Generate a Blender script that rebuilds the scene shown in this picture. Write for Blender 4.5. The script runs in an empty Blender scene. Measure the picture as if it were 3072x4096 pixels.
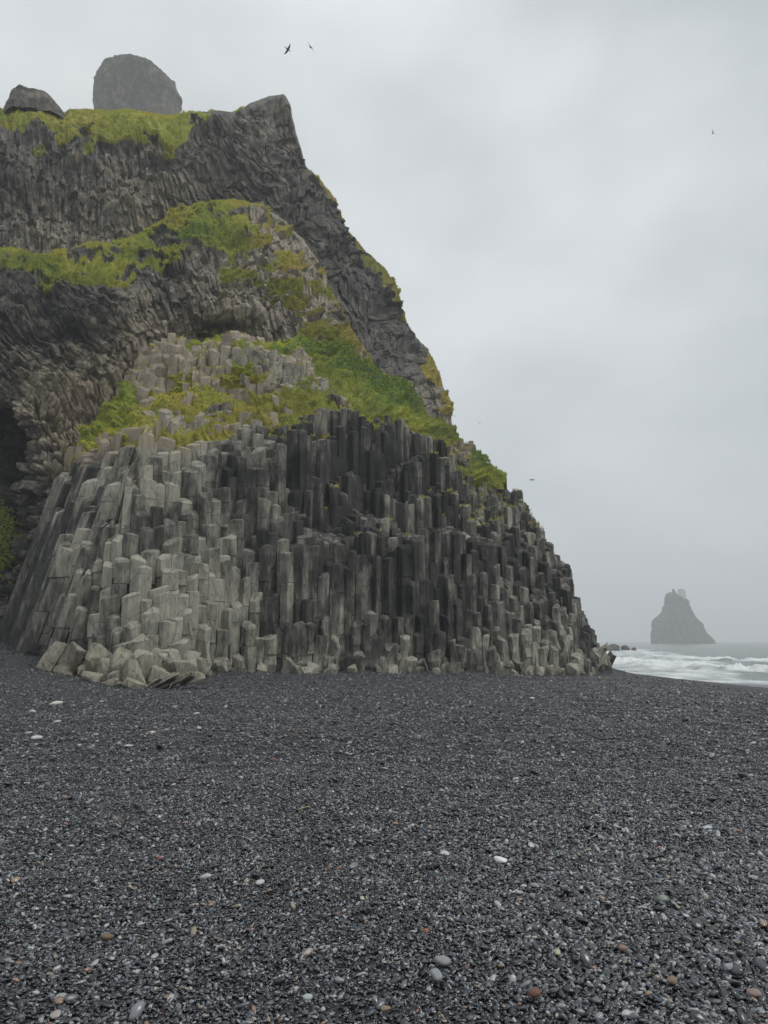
import bpy, bmesh, math, random
import numpy as np
from mathutils import Vector, Matrix
rnd = random.Random(7)
R = np.random.default_rng(11)
sc = bpy.context.scene
C = sc.collection
# ------------------------------------------------------------------ camera model
F, W, H = 740.0, 768, 1024
TH = math.atan(129 / 740.0)
EYE = 1.7
cT, sT = math.cos(TH), math.sin(TH)
def pt(u, v, Y):
    """world point seen at picture position u,v at horizontal distance Y"""
    u = np.asarray(u, float); v = np.asarray(v, float); Y = np.asarray(Y, float)
    a = (u - 384) / F; b = (512 - v) / F
    yy = cT - b * sT; zz = sT + b * cT
    t = Y / yy
    return np.stack([a * t, Y + 0 * a, EYE + zz * t], -1)
def uv(x, y, z):
    z = z - EYE
    d = y * cT + z * sT; h = -y * sT + z * cT
    return 384 + F * x / d, 512 - F * h / d

# ------------------------------------------------------------------ noise
def _h(ix, iy, iz, s):
    n = (ix.astype(np.int64) * 374761393 + iy.astype(np.int64) * 668265263 + iz.astype(np.int64) * 2147483647 + s * 974711) & 0xffffffff
    n = ((n ^ (n >> 13)) * 1274126177) & 0xffffffff
    n = ((n ^ (n >> 16)) * 2246822519) & 0xffffffff
    n = n ^ (n >> 15)
    return (n & 0xffffff) / float(0xffffff)
def vn(x, y, z=0.0, s=0):
    x, y, z = np.broadcast_arrays(np.asarray(x, float), np.asarray(y, float), np.asarray(z, float))
    fx, fy, fz = np.floor(x), np.floor(y), np.floor(z)
    tx, ty, tz = x - fx, y - fy, z - fz
    tx, ty, tz = [t * t * (3 - 2 * t) for t in (tx, ty, tz)]
    r = 0
    for i in (0, 1):
        for j in (0, 1):
            for k in (0, 1):
                w = (tx if i else 1 - tx) * (ty if j else 1 - ty) * (tz if k else 1 - tz)
                r = r + w * _h(fx + i, fy + j, fz + k, s)
    return r * 2 - 1
def fbm(x, y, z=0.0, o=4, s=0, g=.5):
    r = 0; a = 1; t = 0; x = np.asarray(x, float); y = np.asarray(y, float); z = np.asarray(z, float)
    for i in range(o):
        r = r + a * vn(x, y, z, s + i * 17); t += a; a *= g
        x = x * 2.03 + 3.1; y = y * 2.03 + 1.7; z = z * 2.03 + 5.3
    return r / t
def cell(a, b, s=0):
    """2d cellular noise: F1, F2, id"""
    fa, fb = np.floor(a), np.floor(b)
    d1 = np.full(a.shape, 9.0); d2 = np.full(a.shape, 9.0); ident = np.zeros(a.shape)
    z = np.zeros_like(fa)
    for i in (-1, 0, 1):
        for j in (-1, 0, 1):
            ca, cb = fa + i, fb + j
            px = ca + .15 + .7 * _h(ca, cb, z, s + 1); py = cb + .15 + .7 * _h(ca, cb, z, s + 2)
            d = np.hypot(px - a, py - b)
            n = d < d1
            d2 = np.where(n, d1, np.minimum(d2, d)); ident = np.where(n, _h(ca, cb, z, s + 3), ident); d1 = np.where(n, d, d1)
    return d1, d2, ident
class TPS:
    def __init__(self, pts, smooth=0.0):
        p = np.array(pts, float); self.sc = 1 / 100.0
        x = p[:, :2] * self.sc; n = len(x)
        K = self.k(np.hypot(*(x[:, None] - x[None]).transpose(2, 0, 1))) + smooth * np.eye(n)
        P = np.hstack([np.ones((n, 1)), x])
        A = np.block([[K, P], [P.T, np.zeros((3, 3))]])
        self.w = np.linalg.solve(A, np.concatenate([p[:, 2], np.zeros(3)])); self.x = x
    @staticmethod
    def k(r): return np.where(r > 0, r * r * np.log(np.maximum(r, 1e-9)), 0)
    def __call__(self, a, b):
        a = np.asarray(a, float) * self.sc; b = np.asarray(b, float) * self.sc
        r = self.w[-3] + self.w[-2] * a + self.w[-1] * b
        for i, (px, py) in enumerate(self.x): r = r + self.w[i] * self.k(np.hypot(a - px, b - py))
        return r
def lin(pts):
    p = sorted(pts); xs = [q[0] for q in p]; ys = [q[1] for q in p]
    return lambda u: np.interp(u, xs, ys)
def ss(a, b, x):
    t = np.clip((x - a) / (b - a), 0, 1); return t * t * (3 - 2 * t)

# ------------------------------------------------------------------ object helpers
def tag(o, label=None, cat=None, group=None, kind=None):
    if label: o['label'] = label
    if cat: o['category'] = cat
    if group: o['group'] = group
    if kind: o['kind'] = kind
    return o
def mesh_np(name, V, Fq, mat, attrs=None, smooth=False, parent=None, link=True):
    me = bpy.data.meshes.new(name)
    V = np.asarray(V, np.float32)
    if isinstance(Fq, np.ndarray):
        n, k = Fq.shape
        me.vertices.add(len(V)); me.vertices.foreach_set('co', V.ravel())
        me.loops.add(n * k); me.loops.foreach_set('vertex_index', Fq.astype(np.int32).ravel())
        me.polygons.add(n); me.polygons.foreach_set('loop_start', np.arange(0, n * k, k, dtype=np.int32))
        me.polygons.foreach_set('loop_total', np.full(n, k, np.int32))
        me.update(calc_edges=True)
    else:
        me.from_pydata([tuple(map(float, q)) for q in V], [], Fq)
    for k_, a in (attrs or {}).items():
        at = me.attributes.new(k_, 'FLOAT', 'POINT'); at.data.foreach_set('value', np.asarray(a, np.float32).ravel())
    me.polygons.foreach_set('use_smooth', np.full(len(me.polygons), smooth))
    if mat: me.materials.append(mat)
    me.validate()
    o = bpy.data.objects.new(name, me)
    if link: C.objects.link(o)
    if parent: o.parent = parent
    return o
def grid_faces(nr, nc):
    i = np.arange(nr - 1)[:, None] * nc + np.arange(nc - 1)[None]
    i = i.ravel()
    return np.stack([i, i + 1, i + nc + 1, i + nc], -1)

# ------------------------------------------------------------------ materials
class NT:
    def __init__(self, name):
        self.m = bpy.data.materials.new(name); self.m.use_nodes = True
        self.n = self.m.node_tree.nodes; self.l = self.m.node_tree.links
        self.b = self.n['Principled BSDF']
    def N(self, t, **k):
        n = self.n.new(t)
        for a, b in k.items():
            if a.startswith('i_'): n.inputs[a[2:].replace('_', ' ')].default_value = b
            else: setattr(n, a, b)
        return n
    def L(self, a, b): self.l.new(a, b)
    def noise(self, scale, detail=6, rough=.6, vec=None, dim='3D'):
        n = self.N('ShaderNodeTexNoise'); n.inputs['Scale'].default_value = scale
        n.inputs['Detail'].default_value = detail; n.inputs['Roughness'].default_value = rough
        if vec is not None: self.L(vec, n.inputs['Vector'])
        return n.outputs['Fac']
    def mapping(self, scale=(1, 1, 1), rot=(0, 0, 0), src=None):
        m = self.N('ShaderNodeMapping'); m.inputs['Scale'].default_value = scale; m.inputs['Rotation'].default_value = rot
        if src is None: src = self.geo()
        self.L(src, m.inputs['Vector']); return m.outputs[0]
    def geo(self): return self.N('ShaderNodeNewGeometry').outputs['Position']
    def attr(self, name, typ='GEOMETRY'):
        a = self.N('ShaderNodeAttribute'); a.attribute_name = name; a.attribute_type = typ; return a.outputs['Fac']
    def ramp(self, fac, stops):
        r = self.N('ShaderNodeValToRGB'); e = r.color_ramp.elements
        while len(e) < len(stops): e.new(.5)
        for q, (p, c) in zip(e, stops): q.position = p; q.color = (*c, 1) if len(c) == 3 else c
        self.L(fac, r.inputs[0]); return r.outputs[0]
    def math(self, op, a, b=None, clamp=False):
        m = self.N('ShaderNodeMath'); m.operation = op; m.use_clamp = clamp
        for i, q in enumerate((a, b)):
            if q is None: continue
            if isinstance(q, (int, float)): m.inputs[i].default_value = q
            else: self.L(q, m.inputs[i])
        return m.outputs[0]
    def mix(self, fac, a, b, mode='MIX'):
        m = self.N('ShaderNodeMix'); m.data_type = 'RGBA'; m.blend_type = mode
        for i, q in ((0, fac), (6, a), (7, b)):
            if isinstance(q, (int, float)): m.inputs[i].default_value = q
            elif isinstance(q, tuple): m.inputs[i].default_value = (*q, 1)
            else: self.L(q, m.inputs[i])
        return m.outputs[2]
    def bump(self, h, dist, strength=1.0, normal=None):
        b = self.N('ShaderNodeBump'); b.inputs['Distance'].default_value = dist; b.inputs['Strength'].default_value = strength
        self.L(h, b.inputs['Height'])
        if normal is not None: self.L(normal, b.inputs['Normal'])
        return b.outputs[0]
    def done(self, col, rough=.8, normal=None, spec=.3):
        if isinstance(col, tuple): self.b.inputs['Base Color'].default_value = (*col, 1)
        else: self.L(col, self.b.inputs['Base Color'])
        if isinstance(rough, (int, float)): self.b.inputs['Roughness'].default_value = rough
        else: self.L(rough, self.b.inputs['Roughness'])
        self.b.inputs['Specular IOR Level'].default_value = spec
        if normal is not None: self.L(normal, self.b.inputs['Normal'])
        return self.m

def rock_mat(name, dark, mid, pale, streak=(1, 1, 1), fine=9.0, grass=False, bumpd=.06, rot=(0, 0, 0), crack=1.1, cdark=.3, cw=.035):
    t = NT(name)
    p = t.mapping(streak, rot)
    n1 = t.noise(.55, 7, .62, t.mapping((1, 1, .8)))
    n2 = t.noise(2.2, 8, .68, p)
    n3 = t.noise(fine, 6, .7, p)
    tint = t.attr('tint'); var = t.attr('var')
    k = t.math('ADD', t.math('MULTIPLY', n1, .75), t.math('MULTIPLY', n2, .95))
    k = t.math('ADD', k, t.math('MULTIPLY', var, .30))
    k = t.math('ADD', k, t.math('MULTIPLY', tint, .62))
    k = t.math('SUBTRACT', k, .625)
    col = t.ramp(k, [(.27, dark), (.50, mid), (.84, pale)])
    g = t.math('ADD', t.math('MULTIPLY', n3, 1.5), .25)
    cc = t.N('ShaderNodeCombineColor'); [t.L(g, cc.inputs[i]) for i in range(3)]
    col = t.mix(1.0, col, cc.outputs[0], 'MULTIPLY')
    wv = t.N('ShaderNodeVectorMath'); wv.operation = 'ADD'; t.L(t.mapping((1.0, 1.0, .8)), wv.inputs[0])
    nz = t.N('ShaderNodeTexNoise'); nz.inputs['Scale'].default_value = 1.5; nz.inputs['Detail'].default_value = 4; t.L(nz.outputs['Color'], wv.inputs[1])
    vo = t.N('ShaderNodeTexVoronoi'); vo.feature = 'DISTANCE_TO_EDGE'; vo.inputs['Scale'].default_value = crack; t.L(wv.outputs[0], vo.inputs['Vector'])
    ck = t.ramp(vo.outputs['Distance'], [(.0, (cdark,) * 3), (cw, (1, 1, 1))])
    col = t.mix(1.0, col, ck, 'MULTIPLY')
    # lichen-tan speckle where the tint is warm
    warm = t.attr('warm')
    lm = t.math('MULTIPLY', t.math('GREATER_THAN', t.math('ADD', t.noise(1.7, 5, .7), t.math('MULTIPLY', warm, .3)), .62), .75)
    col = t.mix(t.math('MULTIPLY', lm, warm, True), col, (.29, .235, .165))
    if grass:
        gm = t.attr('grass'); gc = t.attr('gcol')
        gn = t.noise(1.5, 8, .75)
        m = t.math('GREATER_THAN', t.math('ADD', gm, t.math('MULTIPLY', t.math('SUBTRACT', gn, .5), 2.0)), .5)
        gcol = t.ramp(t.math('ADD', gc, t.math('MULTIPLY', t.math('SUBTRACT', t.noise(1.3, 5, .7), .5), .9)),
                      [(.1, (.055, .105, .014)), (.45, (.20, .22, .028)), (.9, (.30, .24, .045))])
        gb = t.ramp(t.noise(2.6, 7, .75), [(.3, (.35, .35, .35)), (.7, (1.5, 1.5, 1.5))]); gcol = t.mix(1.0, gcol, gb, 'MULTIPLY')
        col = t.mix(m, col, gcol)
    nb = t.math('ADD', t.math('MULTIPLY', n2, 1.0), t.math('MULTIPLY', n3, .45))
    nb = t.math('ADD', nb, t.math('MULTIPLY', t.math('MINIMUM', vo.outputs['Distance'], cw), 6.0 * (1 - cdark)))
    return t.done(col, .78, t.bump(nb, bumpd, .9), .35)

M_col = rock_mat('column_basalt', (.012, .0125, .012), (.052, .052, .045), (.30, .285, .235), (1, 1, .3), 7.0, bumpd=.16, crack=.75, cdark=.6, cw=.02)
M_cliff = rock_mat('cliff_rock', (.022, .021, .020), (.078, .073, .063), (.26, .225, .165), (1, 1, .45), 3.4, grass=True, bumpd=.25)
M_slope = rock_mat('slope_turf', (.03, .028, .022), (.08, .072, .055), (.2, .17, .13), (1, 1, 1), 3.0, grass=True, bumpd=.15)
M_stack = rock_mat('stack_rock', (.004, .004, .004), (.034, .03, .024), (.20, .165, .11), (.12, .12, .05), .35, grass=True, bumpd=3.0)
M_pale = rock_mat('pale_rock', (.016, .015, .013), (.078, .071, .057), (.27, .25, .195), (1, 1, .35), 7.0, bumpd=.16, crack=.9, cdark=.45, cw=.025)

def grass_mat(name, stops):
    t = NT(name)
    n = t.noise(.9, 5, .7); g = t.attr('gcol'); r = t.attr('var')
    k = t.math('ADD', g, t.math('MULTIPLY', t.math('SUBTRACT', n, .5), .8))
    k = t.math('ADD', k, t.math('MULTIPLY', t.math('SUBTRACT', r, .5), .3))
    col = t.ramp(k, stops)
    gb = t.ramp(t.noise(1.6, 6, .75), [(.3, (.4, .4, .4)), (.7, (1.45, 1.45, 1.45))]); col = t.mix(1.0, col, gb, 'MULTIPLY')
    return t.done(col, .75, None, .15)
M_grass = grass_mat('grass_blades', [(.08, (.10, .20, .018)), (.38, (.36, .40, .035)), (.66, (.52, .44, .06)), (1.0, (.52, .34, .09))])
M_leaf = grass_mat('leafy_green', [(.1, (.09, .17, .02)), (.5, (.24, .34, .04)), (1.0, (.42, .42, .09))])

def plain(name, c, rough=.7, noise=0, scale=20, spec=.3, bump=.003):
    t = NT(name)
    if noise:
        n = t.noise(scale, 5, .65, t.N('ShaderNodeTexCoord').outputs['Object'])
        col = t.ramp(n, [(.25, tuple(q * (1 - noise) for q in c)), (.75, tuple(min(1, q * (1 + noise)) for q in c))])
        return t.done(col, rough, t.bump(n, bump, .6), spec)
    return t.done(c, rough, None, spec)

# ------------------------------------------------------------------ beach height
BASE = [(-16.5, 36, .45), (-11.8, 32, .05), (-8.6, 30.5, -.3), (-8.6, 37, .35), (-5, 38, .12), (4.5, 42, -.1), (12.6, 47, -.55), (15.5, 52, -.3),
        (-26, 50, 2.3), (-20, 42, 1.5), (0, 0, 0), (0, 10, 0), (-6, 10, .0), (6, 10, .02), (-9, 20, .0), (9, 20, .02), (0, 20, 0), (0, 30, -.02), (9, 33, -.25),
        (-13, 26, .1), (15.6, 30, -.35), (14, 22, -.1), (30, 20, -.2), (-30, 20, .5), (-20, -10, 0), (20, -10, 0), (-40, 55, 3.2), (-30, 35, 1.5)]
_g = TPS([(x, y, z) for x, y, z in BASE], .002)
def ground(x, y):
    x = np.asarray(x, float); y = np.asarray(y, float)
    z = np.clip(_g(x, np.clip(y, -10, 60)), -.75, 3.4)
    z = np.where(y < 4, z * ss(-2, 4, y), z)
    a = np.maximum(x - 15.2, 0)
    ph = np.clip(x / np.maximum(y, 1), .28, .52)
    m = .15 + (.097 - .15) * (ph - .28) / .24
    zc = z * (1 - ss(0, 3, a)) + (-.36) * ss(0, 3, a)
    soft = np.where(a < 2, a * a / 4, a - 1)
    zc = zc + .28 * fbm(x / 3.2, y / 3.2, 0, 3, 400) * ss(26, 33, y) * ss(70, 55, y) * (a < 2)
    return np.maximum(zc - m * soft * 1.03, -7)
SEA = -2.5
def on_beach(u, v):
    Y = 4.0
    for Y in np.concatenate([np.arange(3, 20, .02), np.arange(20, 60, .05)]):
        p = pt(u, v, Y)
        if p[2] <= float(ground(p[0], p[1])): return Vector(p)
    return Vector(p)

# beach sheet: rows grow with distance, reaching past the shore on the sea side
ys = [-60, -30, -12, -5, -1]
y = 1.0
while y < 95: ys.append(y); y += max(.05, y * .0085)
ys += [105, 120, 150, 200]
ys = np.array(ys); s_ = np.linspace(-1, 1, 421)
wid = np.where(ys < 3, np.interp(ys, [-60, 3], [70, 7]), ys * 1.35 + 3)
X = s_[None] * wid[:, None]; Yy = np.repeat(ys[:, None], len(s_), 1)
Z = ground(X, Yy)
near = ss(110, 60, Yy) * ss(-2, 3, Yy)
Z += near * (.05 * fbm(X / 1.6, Yy / 1.2, 0, 3, 5) + .055 * fbm(X / .34, Yy / .3, 0, 2, 9) * ss(5, 14, Yy) + .012 * fbm(X / .12, Yy / .1, 0, 2, 19))
def beach_mat():
    t = NT('black_pebble_beach')
    pos = t.geo()
    def vor(scale, out='Color'):
        v = t.N('ShaderNodeTexVoronoi'); v.inputs['Scale'].default_value = scale; t.L(t.mapping((1, 1.25, 1), (0, 0, .5), pos), v.inputs['Vector']); return v
    va, vb = vor(42), vor(13)
    sepa = t.N('ShaderNodeSeparateColor'); t.L(va.outputs['Color'], sepa.inputs[0])
    sepb = t.N('ShaderNodeSeparateColor'); t.L(vb.outputs['Color'], sepb.inputs[0])
    k = t.math('ADD', t.math('MULTIPLY', sepa.outputs[0], .6), t.math('MULTIPLY', sepb.outputs[1], .4))
    col = t.ramp(k, [(.0, (.012, .012, .014)), (.45, (.035, .036, .042)), (.8, (.07, .072, .08)), (.97, (.17, .17, .17))])
    n = t.noise(.5, 6, .7)
    col = t.mix(t.math('MULTIPLY', t.ramp(n, [(.4, (0, 0, 0)), (.65, (1, 1, 1))]), .6), col, (.02, .02, .023))
    sp_ = t.ramp(t.noise(7, 8, .8), [(.56, (0, 0, 0)), (.68, (1, 1, 1))]); col = t.mix(t.math('MULTIPLY', sp_, .6), col, (.12, .122, .128))
    # wet fine sand below the crest
    sep = t.N('ShaderNodeSeparateXYZ'); t.L(pos, sep.inputs[0])
    wet = t.ramp(t.math('MULTIPLY', t.math('ADD', sep.outputs[2], 2.6), .5), [(.0, (1, 1, 1)), (.80, (1, 1, 1)), (.94, (0, 0, 0))])
    col = t.mix(wet, col, (.15, .15, .165))
    h = t.math('ADD', t.math('MULTIPLY', va.outputs['Distance'], -1.0), t.math('MULTIPLY', vb.outputs['Distance'], -2.0))
    b1 = t.bump(h, .02, .9); b2 = t.bump(t.noise(5, 5, .7), .10, .8, b1)
    ro = t.math('SUBTRACT', .62, t.math('MULTIPLY', wet, .25))
    return t.done(col, ro, b2, .4)
o = mesh_np('beach', np.stack([X, Yy, Z], -1).reshape(-1, 3), grid_faces(len(ys), len(s_)), beach_mat(), smooth=True)
tag(o, kind='structure')

# ------------------------------------------------------------------ outcrop depth design  (u, v -> distance)
vtopL = lin([(-60, 760), (22, 700), (27, 640), (34, 590), (46, 532), (58, 488), (78, 450), (98, 420), (125, 388), (140, 368), (170, 350), (205, 342), (262, 341), (320, 343), (374, 366),
             (410, 394), (440, 419), (458, 439), (480, 458), (497, 470), (505, 478), (514, 487), (523, 508), (537, 528), (546, 549), (556, 562), (568, 570), (572, 600), (580, 613), (585, 628), (592, 630), (596, 655), (604, 664), (607, 680), (640, 760)])
DL = TPS([
 (42, 667, 37), (42, 600, 40), (30, 560, 43), (60, 640, 36.5), (60, 600, 37.6), (60, 550, 39.5), (72, 500, 42), (88, 455, 44.5), (110, 425, 48.5), (135, 380, 53),
 (120, 680, 33.2), (120, 640, 34), (120, 600, 35), (120, 540, 37), (120, 480, 39.5), (125, 445, 42), (130, 400, 49.5),
 (171, 685, 33), (171, 640, 34), (171, 600, 35), (171, 540, 36.8), (171, 480, 39.4), (171, 442, 42), (171, 415, 47), (171, 400, 50), (175, 362, 51.3), (180, 348, 56),
 (212, 668, 36), (230, 671, 37.4), (230, 640, 37.8), (230, 600, 38.3), (230, 540, 39.6), (230, 480, 41), (235, 435, 43.5), (235, 405, 49), (235, 395, 50.6), (240, 352, 52.2), (235, 343, 57),
 (300, 671, 38.3), (300, 640, 38.8), (300, 600, 39.4), (300, 545, 40.2), (300, 525, 41.3), (300, 500, 42.3), (300, 440, 43.8), (300, 415, 48.5), (300, 385, 52), (300, 362, 55), (310, 345, 60),
 (380, 672, 40), (380, 630, 40.9), (380, 595, 41.5), (380, 542, 42.1), (380, 528, 44.2), (380, 496, 47.2), (380, 484, 47.8), (380, 435, 48.8), (380, 405, 53), (374, 370, 62),
 (463, 673, 42.3), (463, 640, 43.2), (463, 595, 44.3), (463, 548, 45.2), (463, 532, 47.4), (463, 498, 51), (463, 470, 52), (440, 425, 59), (458, 444, 59.5),
 (520, 675, 44), (520, 630, 45.2), (520, 590, 46.8), (520, 545, 49.5), (520, 515, 53),
 (560, 676, 45.6), (560, 630, 47), (560, 590, 49.5), (560, 572, 52), (590, 676, 48), (590, 645, 51), (604, 668, 53), (500, 480, 56)], .0005)
vct = lin([(0, 470), (60, 462), (85, 450), (110, 442), (130, 436), (185, 446), (215, 430), (250, 420), (287, 432), (338, 419), (417, 428), (437, 450), (463, 472), (480, 482), (500, 490), (510, 494), (520, 502), (640, 640)])
GU, GV = np.arange(-40, 641), np.arange(320, 721)
UU, VV = np.meshgrid(GU, GV, indexing='ij')
DM = DL(UU, VV)
# monotone: going up the picture never comes nearer
DM = np.maximum.accumulate(DM[:, ::-1], axis=1)[:, ::-1]
DM = np.where(VV < vtopL(UU), 1e3, DM)
def look(u, v):
    iu = np.clip(np.rint(u).astype(int) + 40, 0, len(GU) - 1); iv = np.clip(np.rint(v).astype(int) - 320, 0, len(GV) - 1)
    d = DM[iu, iv]
    return np.where(v < 321, 1e3, d)
def lean(x): return .29 * ss(-13, -17.5, x)
def plan_height(x, y):
    zz = np.arange(-.9, 36, .12)
    zs = zz[:, None]; X_ = x[None] + lean(x)[None] * np.clip(zs, 0, 13)
    u, v = uv(X_, y[None], zs)
    ok = look(u, v) <= y[None]
    idx = np.where(ok.any(0), len(zz) - 1 - np.argmax(ok[::-1], 0), -1)
    return np.where(idx >= 0, zz[np.clip(idx, 0, None)], -9)

# rock on the grassy slope: >0 rock stubs, <0 turf
rockm = TPS([(140, 360, 1), (150, 385, 1.2), (180, 365, 1.2), (210, 372, 1), (240, 358, 1.3), (262, 375, 1.2), (290, 368, 1), (270, 348, -1), (200, 345, -.8), (320, 352, -1), (350, 365, -1),
             (120, 395, -1), (105, 420, -.8), (150, 410, .2), (170, 400, -.3), (200, 400, .4), (230, 400, .5), (260, 398, .3), (300, 395, .2), (330, 390, -.1), (360, 390, -1), (400, 400, -.9),
             (200, 418, .5), (240, 410, -.2), (280, 412, .5), (310, 408, -.7), (340, 405, .3), (370, 415, -1), (410, 418, -.9), (430, 430, -.5), (150, 428, .6), (110, 436, -.2), (190, 436, .8), (250, 425, .7),
             (460, 450, 0), (490, 468, -.8), (380, 375, -.8), (450, 440, -.4)], .02)

# hex lattice over the plan, finer to the right
def xi2x(q):
    xs = [-28.0]; step = lambda x: float(np.interp(x, [-14, -8, -4, 14], [.74, .66, .52, .47]))
    while xs[-1] < 18: xs.append(xs[-1] + step(xs[-1]))
    return np.interp(q, np.arange(len(xs)), xs), len(xs)
_, NX = xi2x(np.array([0.]))
rowd = .48; NY = int(36 / rowd)
ci, cj = np.meshgrid(np.arange(NX), np.arange(NY), indexing='ij')
def hexv(q, r):   # q: xi-coordinate, r: row coordinate ; jittered shared corner
    k1 = np.rint(q * 6).astype(int); k2 = np.rint(r * 6).astype(int)
    z0 = np.zeros_like(k1)
    jx = (_h(k1, k2, z0, 5) - .5) * .46; jy = (_h(k1, k2, z0, 6) - .5) * .46
    x, _ = xi2x(q + jx); return x, 28.0 + (r + jy) * rowd
cq = ci + .5 * (cj % 2); cr = cj * 1.0
cx, _ = xi2x(cq.astype(float)); cy = 28.0 + cr * rowd
Hm = plan_height(cx.ravel(), cy.ravel()).reshape(cx.shape)
cu, cv = uv(cx + lean(cx) * np.clip(Hm, 0, 13), cy, Hm)
GZ = ground(cx, cy)
incol = cv > vct(cu) - 3
off = 3.2 * fbm(cx / 3.2, cy / 3.2, 0, 2, 31)
rj = R.random(cx.shape)
LST = np.where(cx > 5, .55, 1.0) * np.where(Hm < 4, .8, 1.1) * (1.3 + 1.5 * (vn(cx / 5, cy / 5, 0, 77) > .1))
Hs = np.floor((Hm + off) / LST) * LST - off + LST * .55
Hs = np.where(incol, .18 * Hm + .82 * Hs, Hm)
Hs += np.where(incol, (R.random(cx.shape) - .5) * .22, 0)
Hs = np.where(incol & (rj < np.where(cx > 4, .3, .16)), Hs - .35 - np.where(cx > 4, .8, 1.5) * R.random(cx.shape), Hs)
Hs = np.where(incol & (rj > .965), Hs + .25 + .5 * R.random(cx.shape), Hs)
# do not push above the designed outline much
Hs = np.minimum(Hs, Hm + 1.3)
rm = rockm(cu, cv) + .95 * vn(cx / 1.25, cy / 1.25, 0, 41) + .3 * (R.random(cx.shape) - .5)
big = (cv < 402) & (cu < 305) & (cv > 340)
stub = (~incol) & (rm > np.where(big, .05, .2)) & (Hm > 5)
# cluster the stubs to blocks
Hs = np.where(stub, Hm + .1 + 1.0 * R.random(cx.shape) ** 1.4 * np.clip(rm, .2, 1.2) + np.where(big, .25, 0), Hs)
valid = (Hm > GZ - .6) & (incol | stub) & (Hs > GZ + .15)
Hfull = np.where(valid, Hs, np.where(Hm > GZ, Hm - .3, GZ - .5))
tintL = TPS([(20, 600, 0), (40, 560, .1), (35, 640, .1), (60, 640, .3), (64, 560, .4), (95, 480, .55), (120, 650, .85), (170, 620, 1.0), (200, 600, .95), (171, 560, .85), (171, 500, .55), (150, 450, .9), (110, 450, .6), (250, 640, .55), (250, 560, .5),
             (230, 500, .35), (300, 660, .6), (300, 620, .4), (300, 560, .22), (300, 480, .15), (350, 560, .12), (400, 500, .12), (380, 665, .6), (450, 665, .6), (450, 620, .4), (450, 560, .15), (480, 500, .3), (520, 560, .4), (540, 620, .45), (560, 665, .55), (590, 650, .35),
             (250, 430, .4), (340, 440, .12), (200, 380, .8), (270, 370, .9), (300, 400, .8), (400, 440, .15), (150, 370, .75)], .02)
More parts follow.
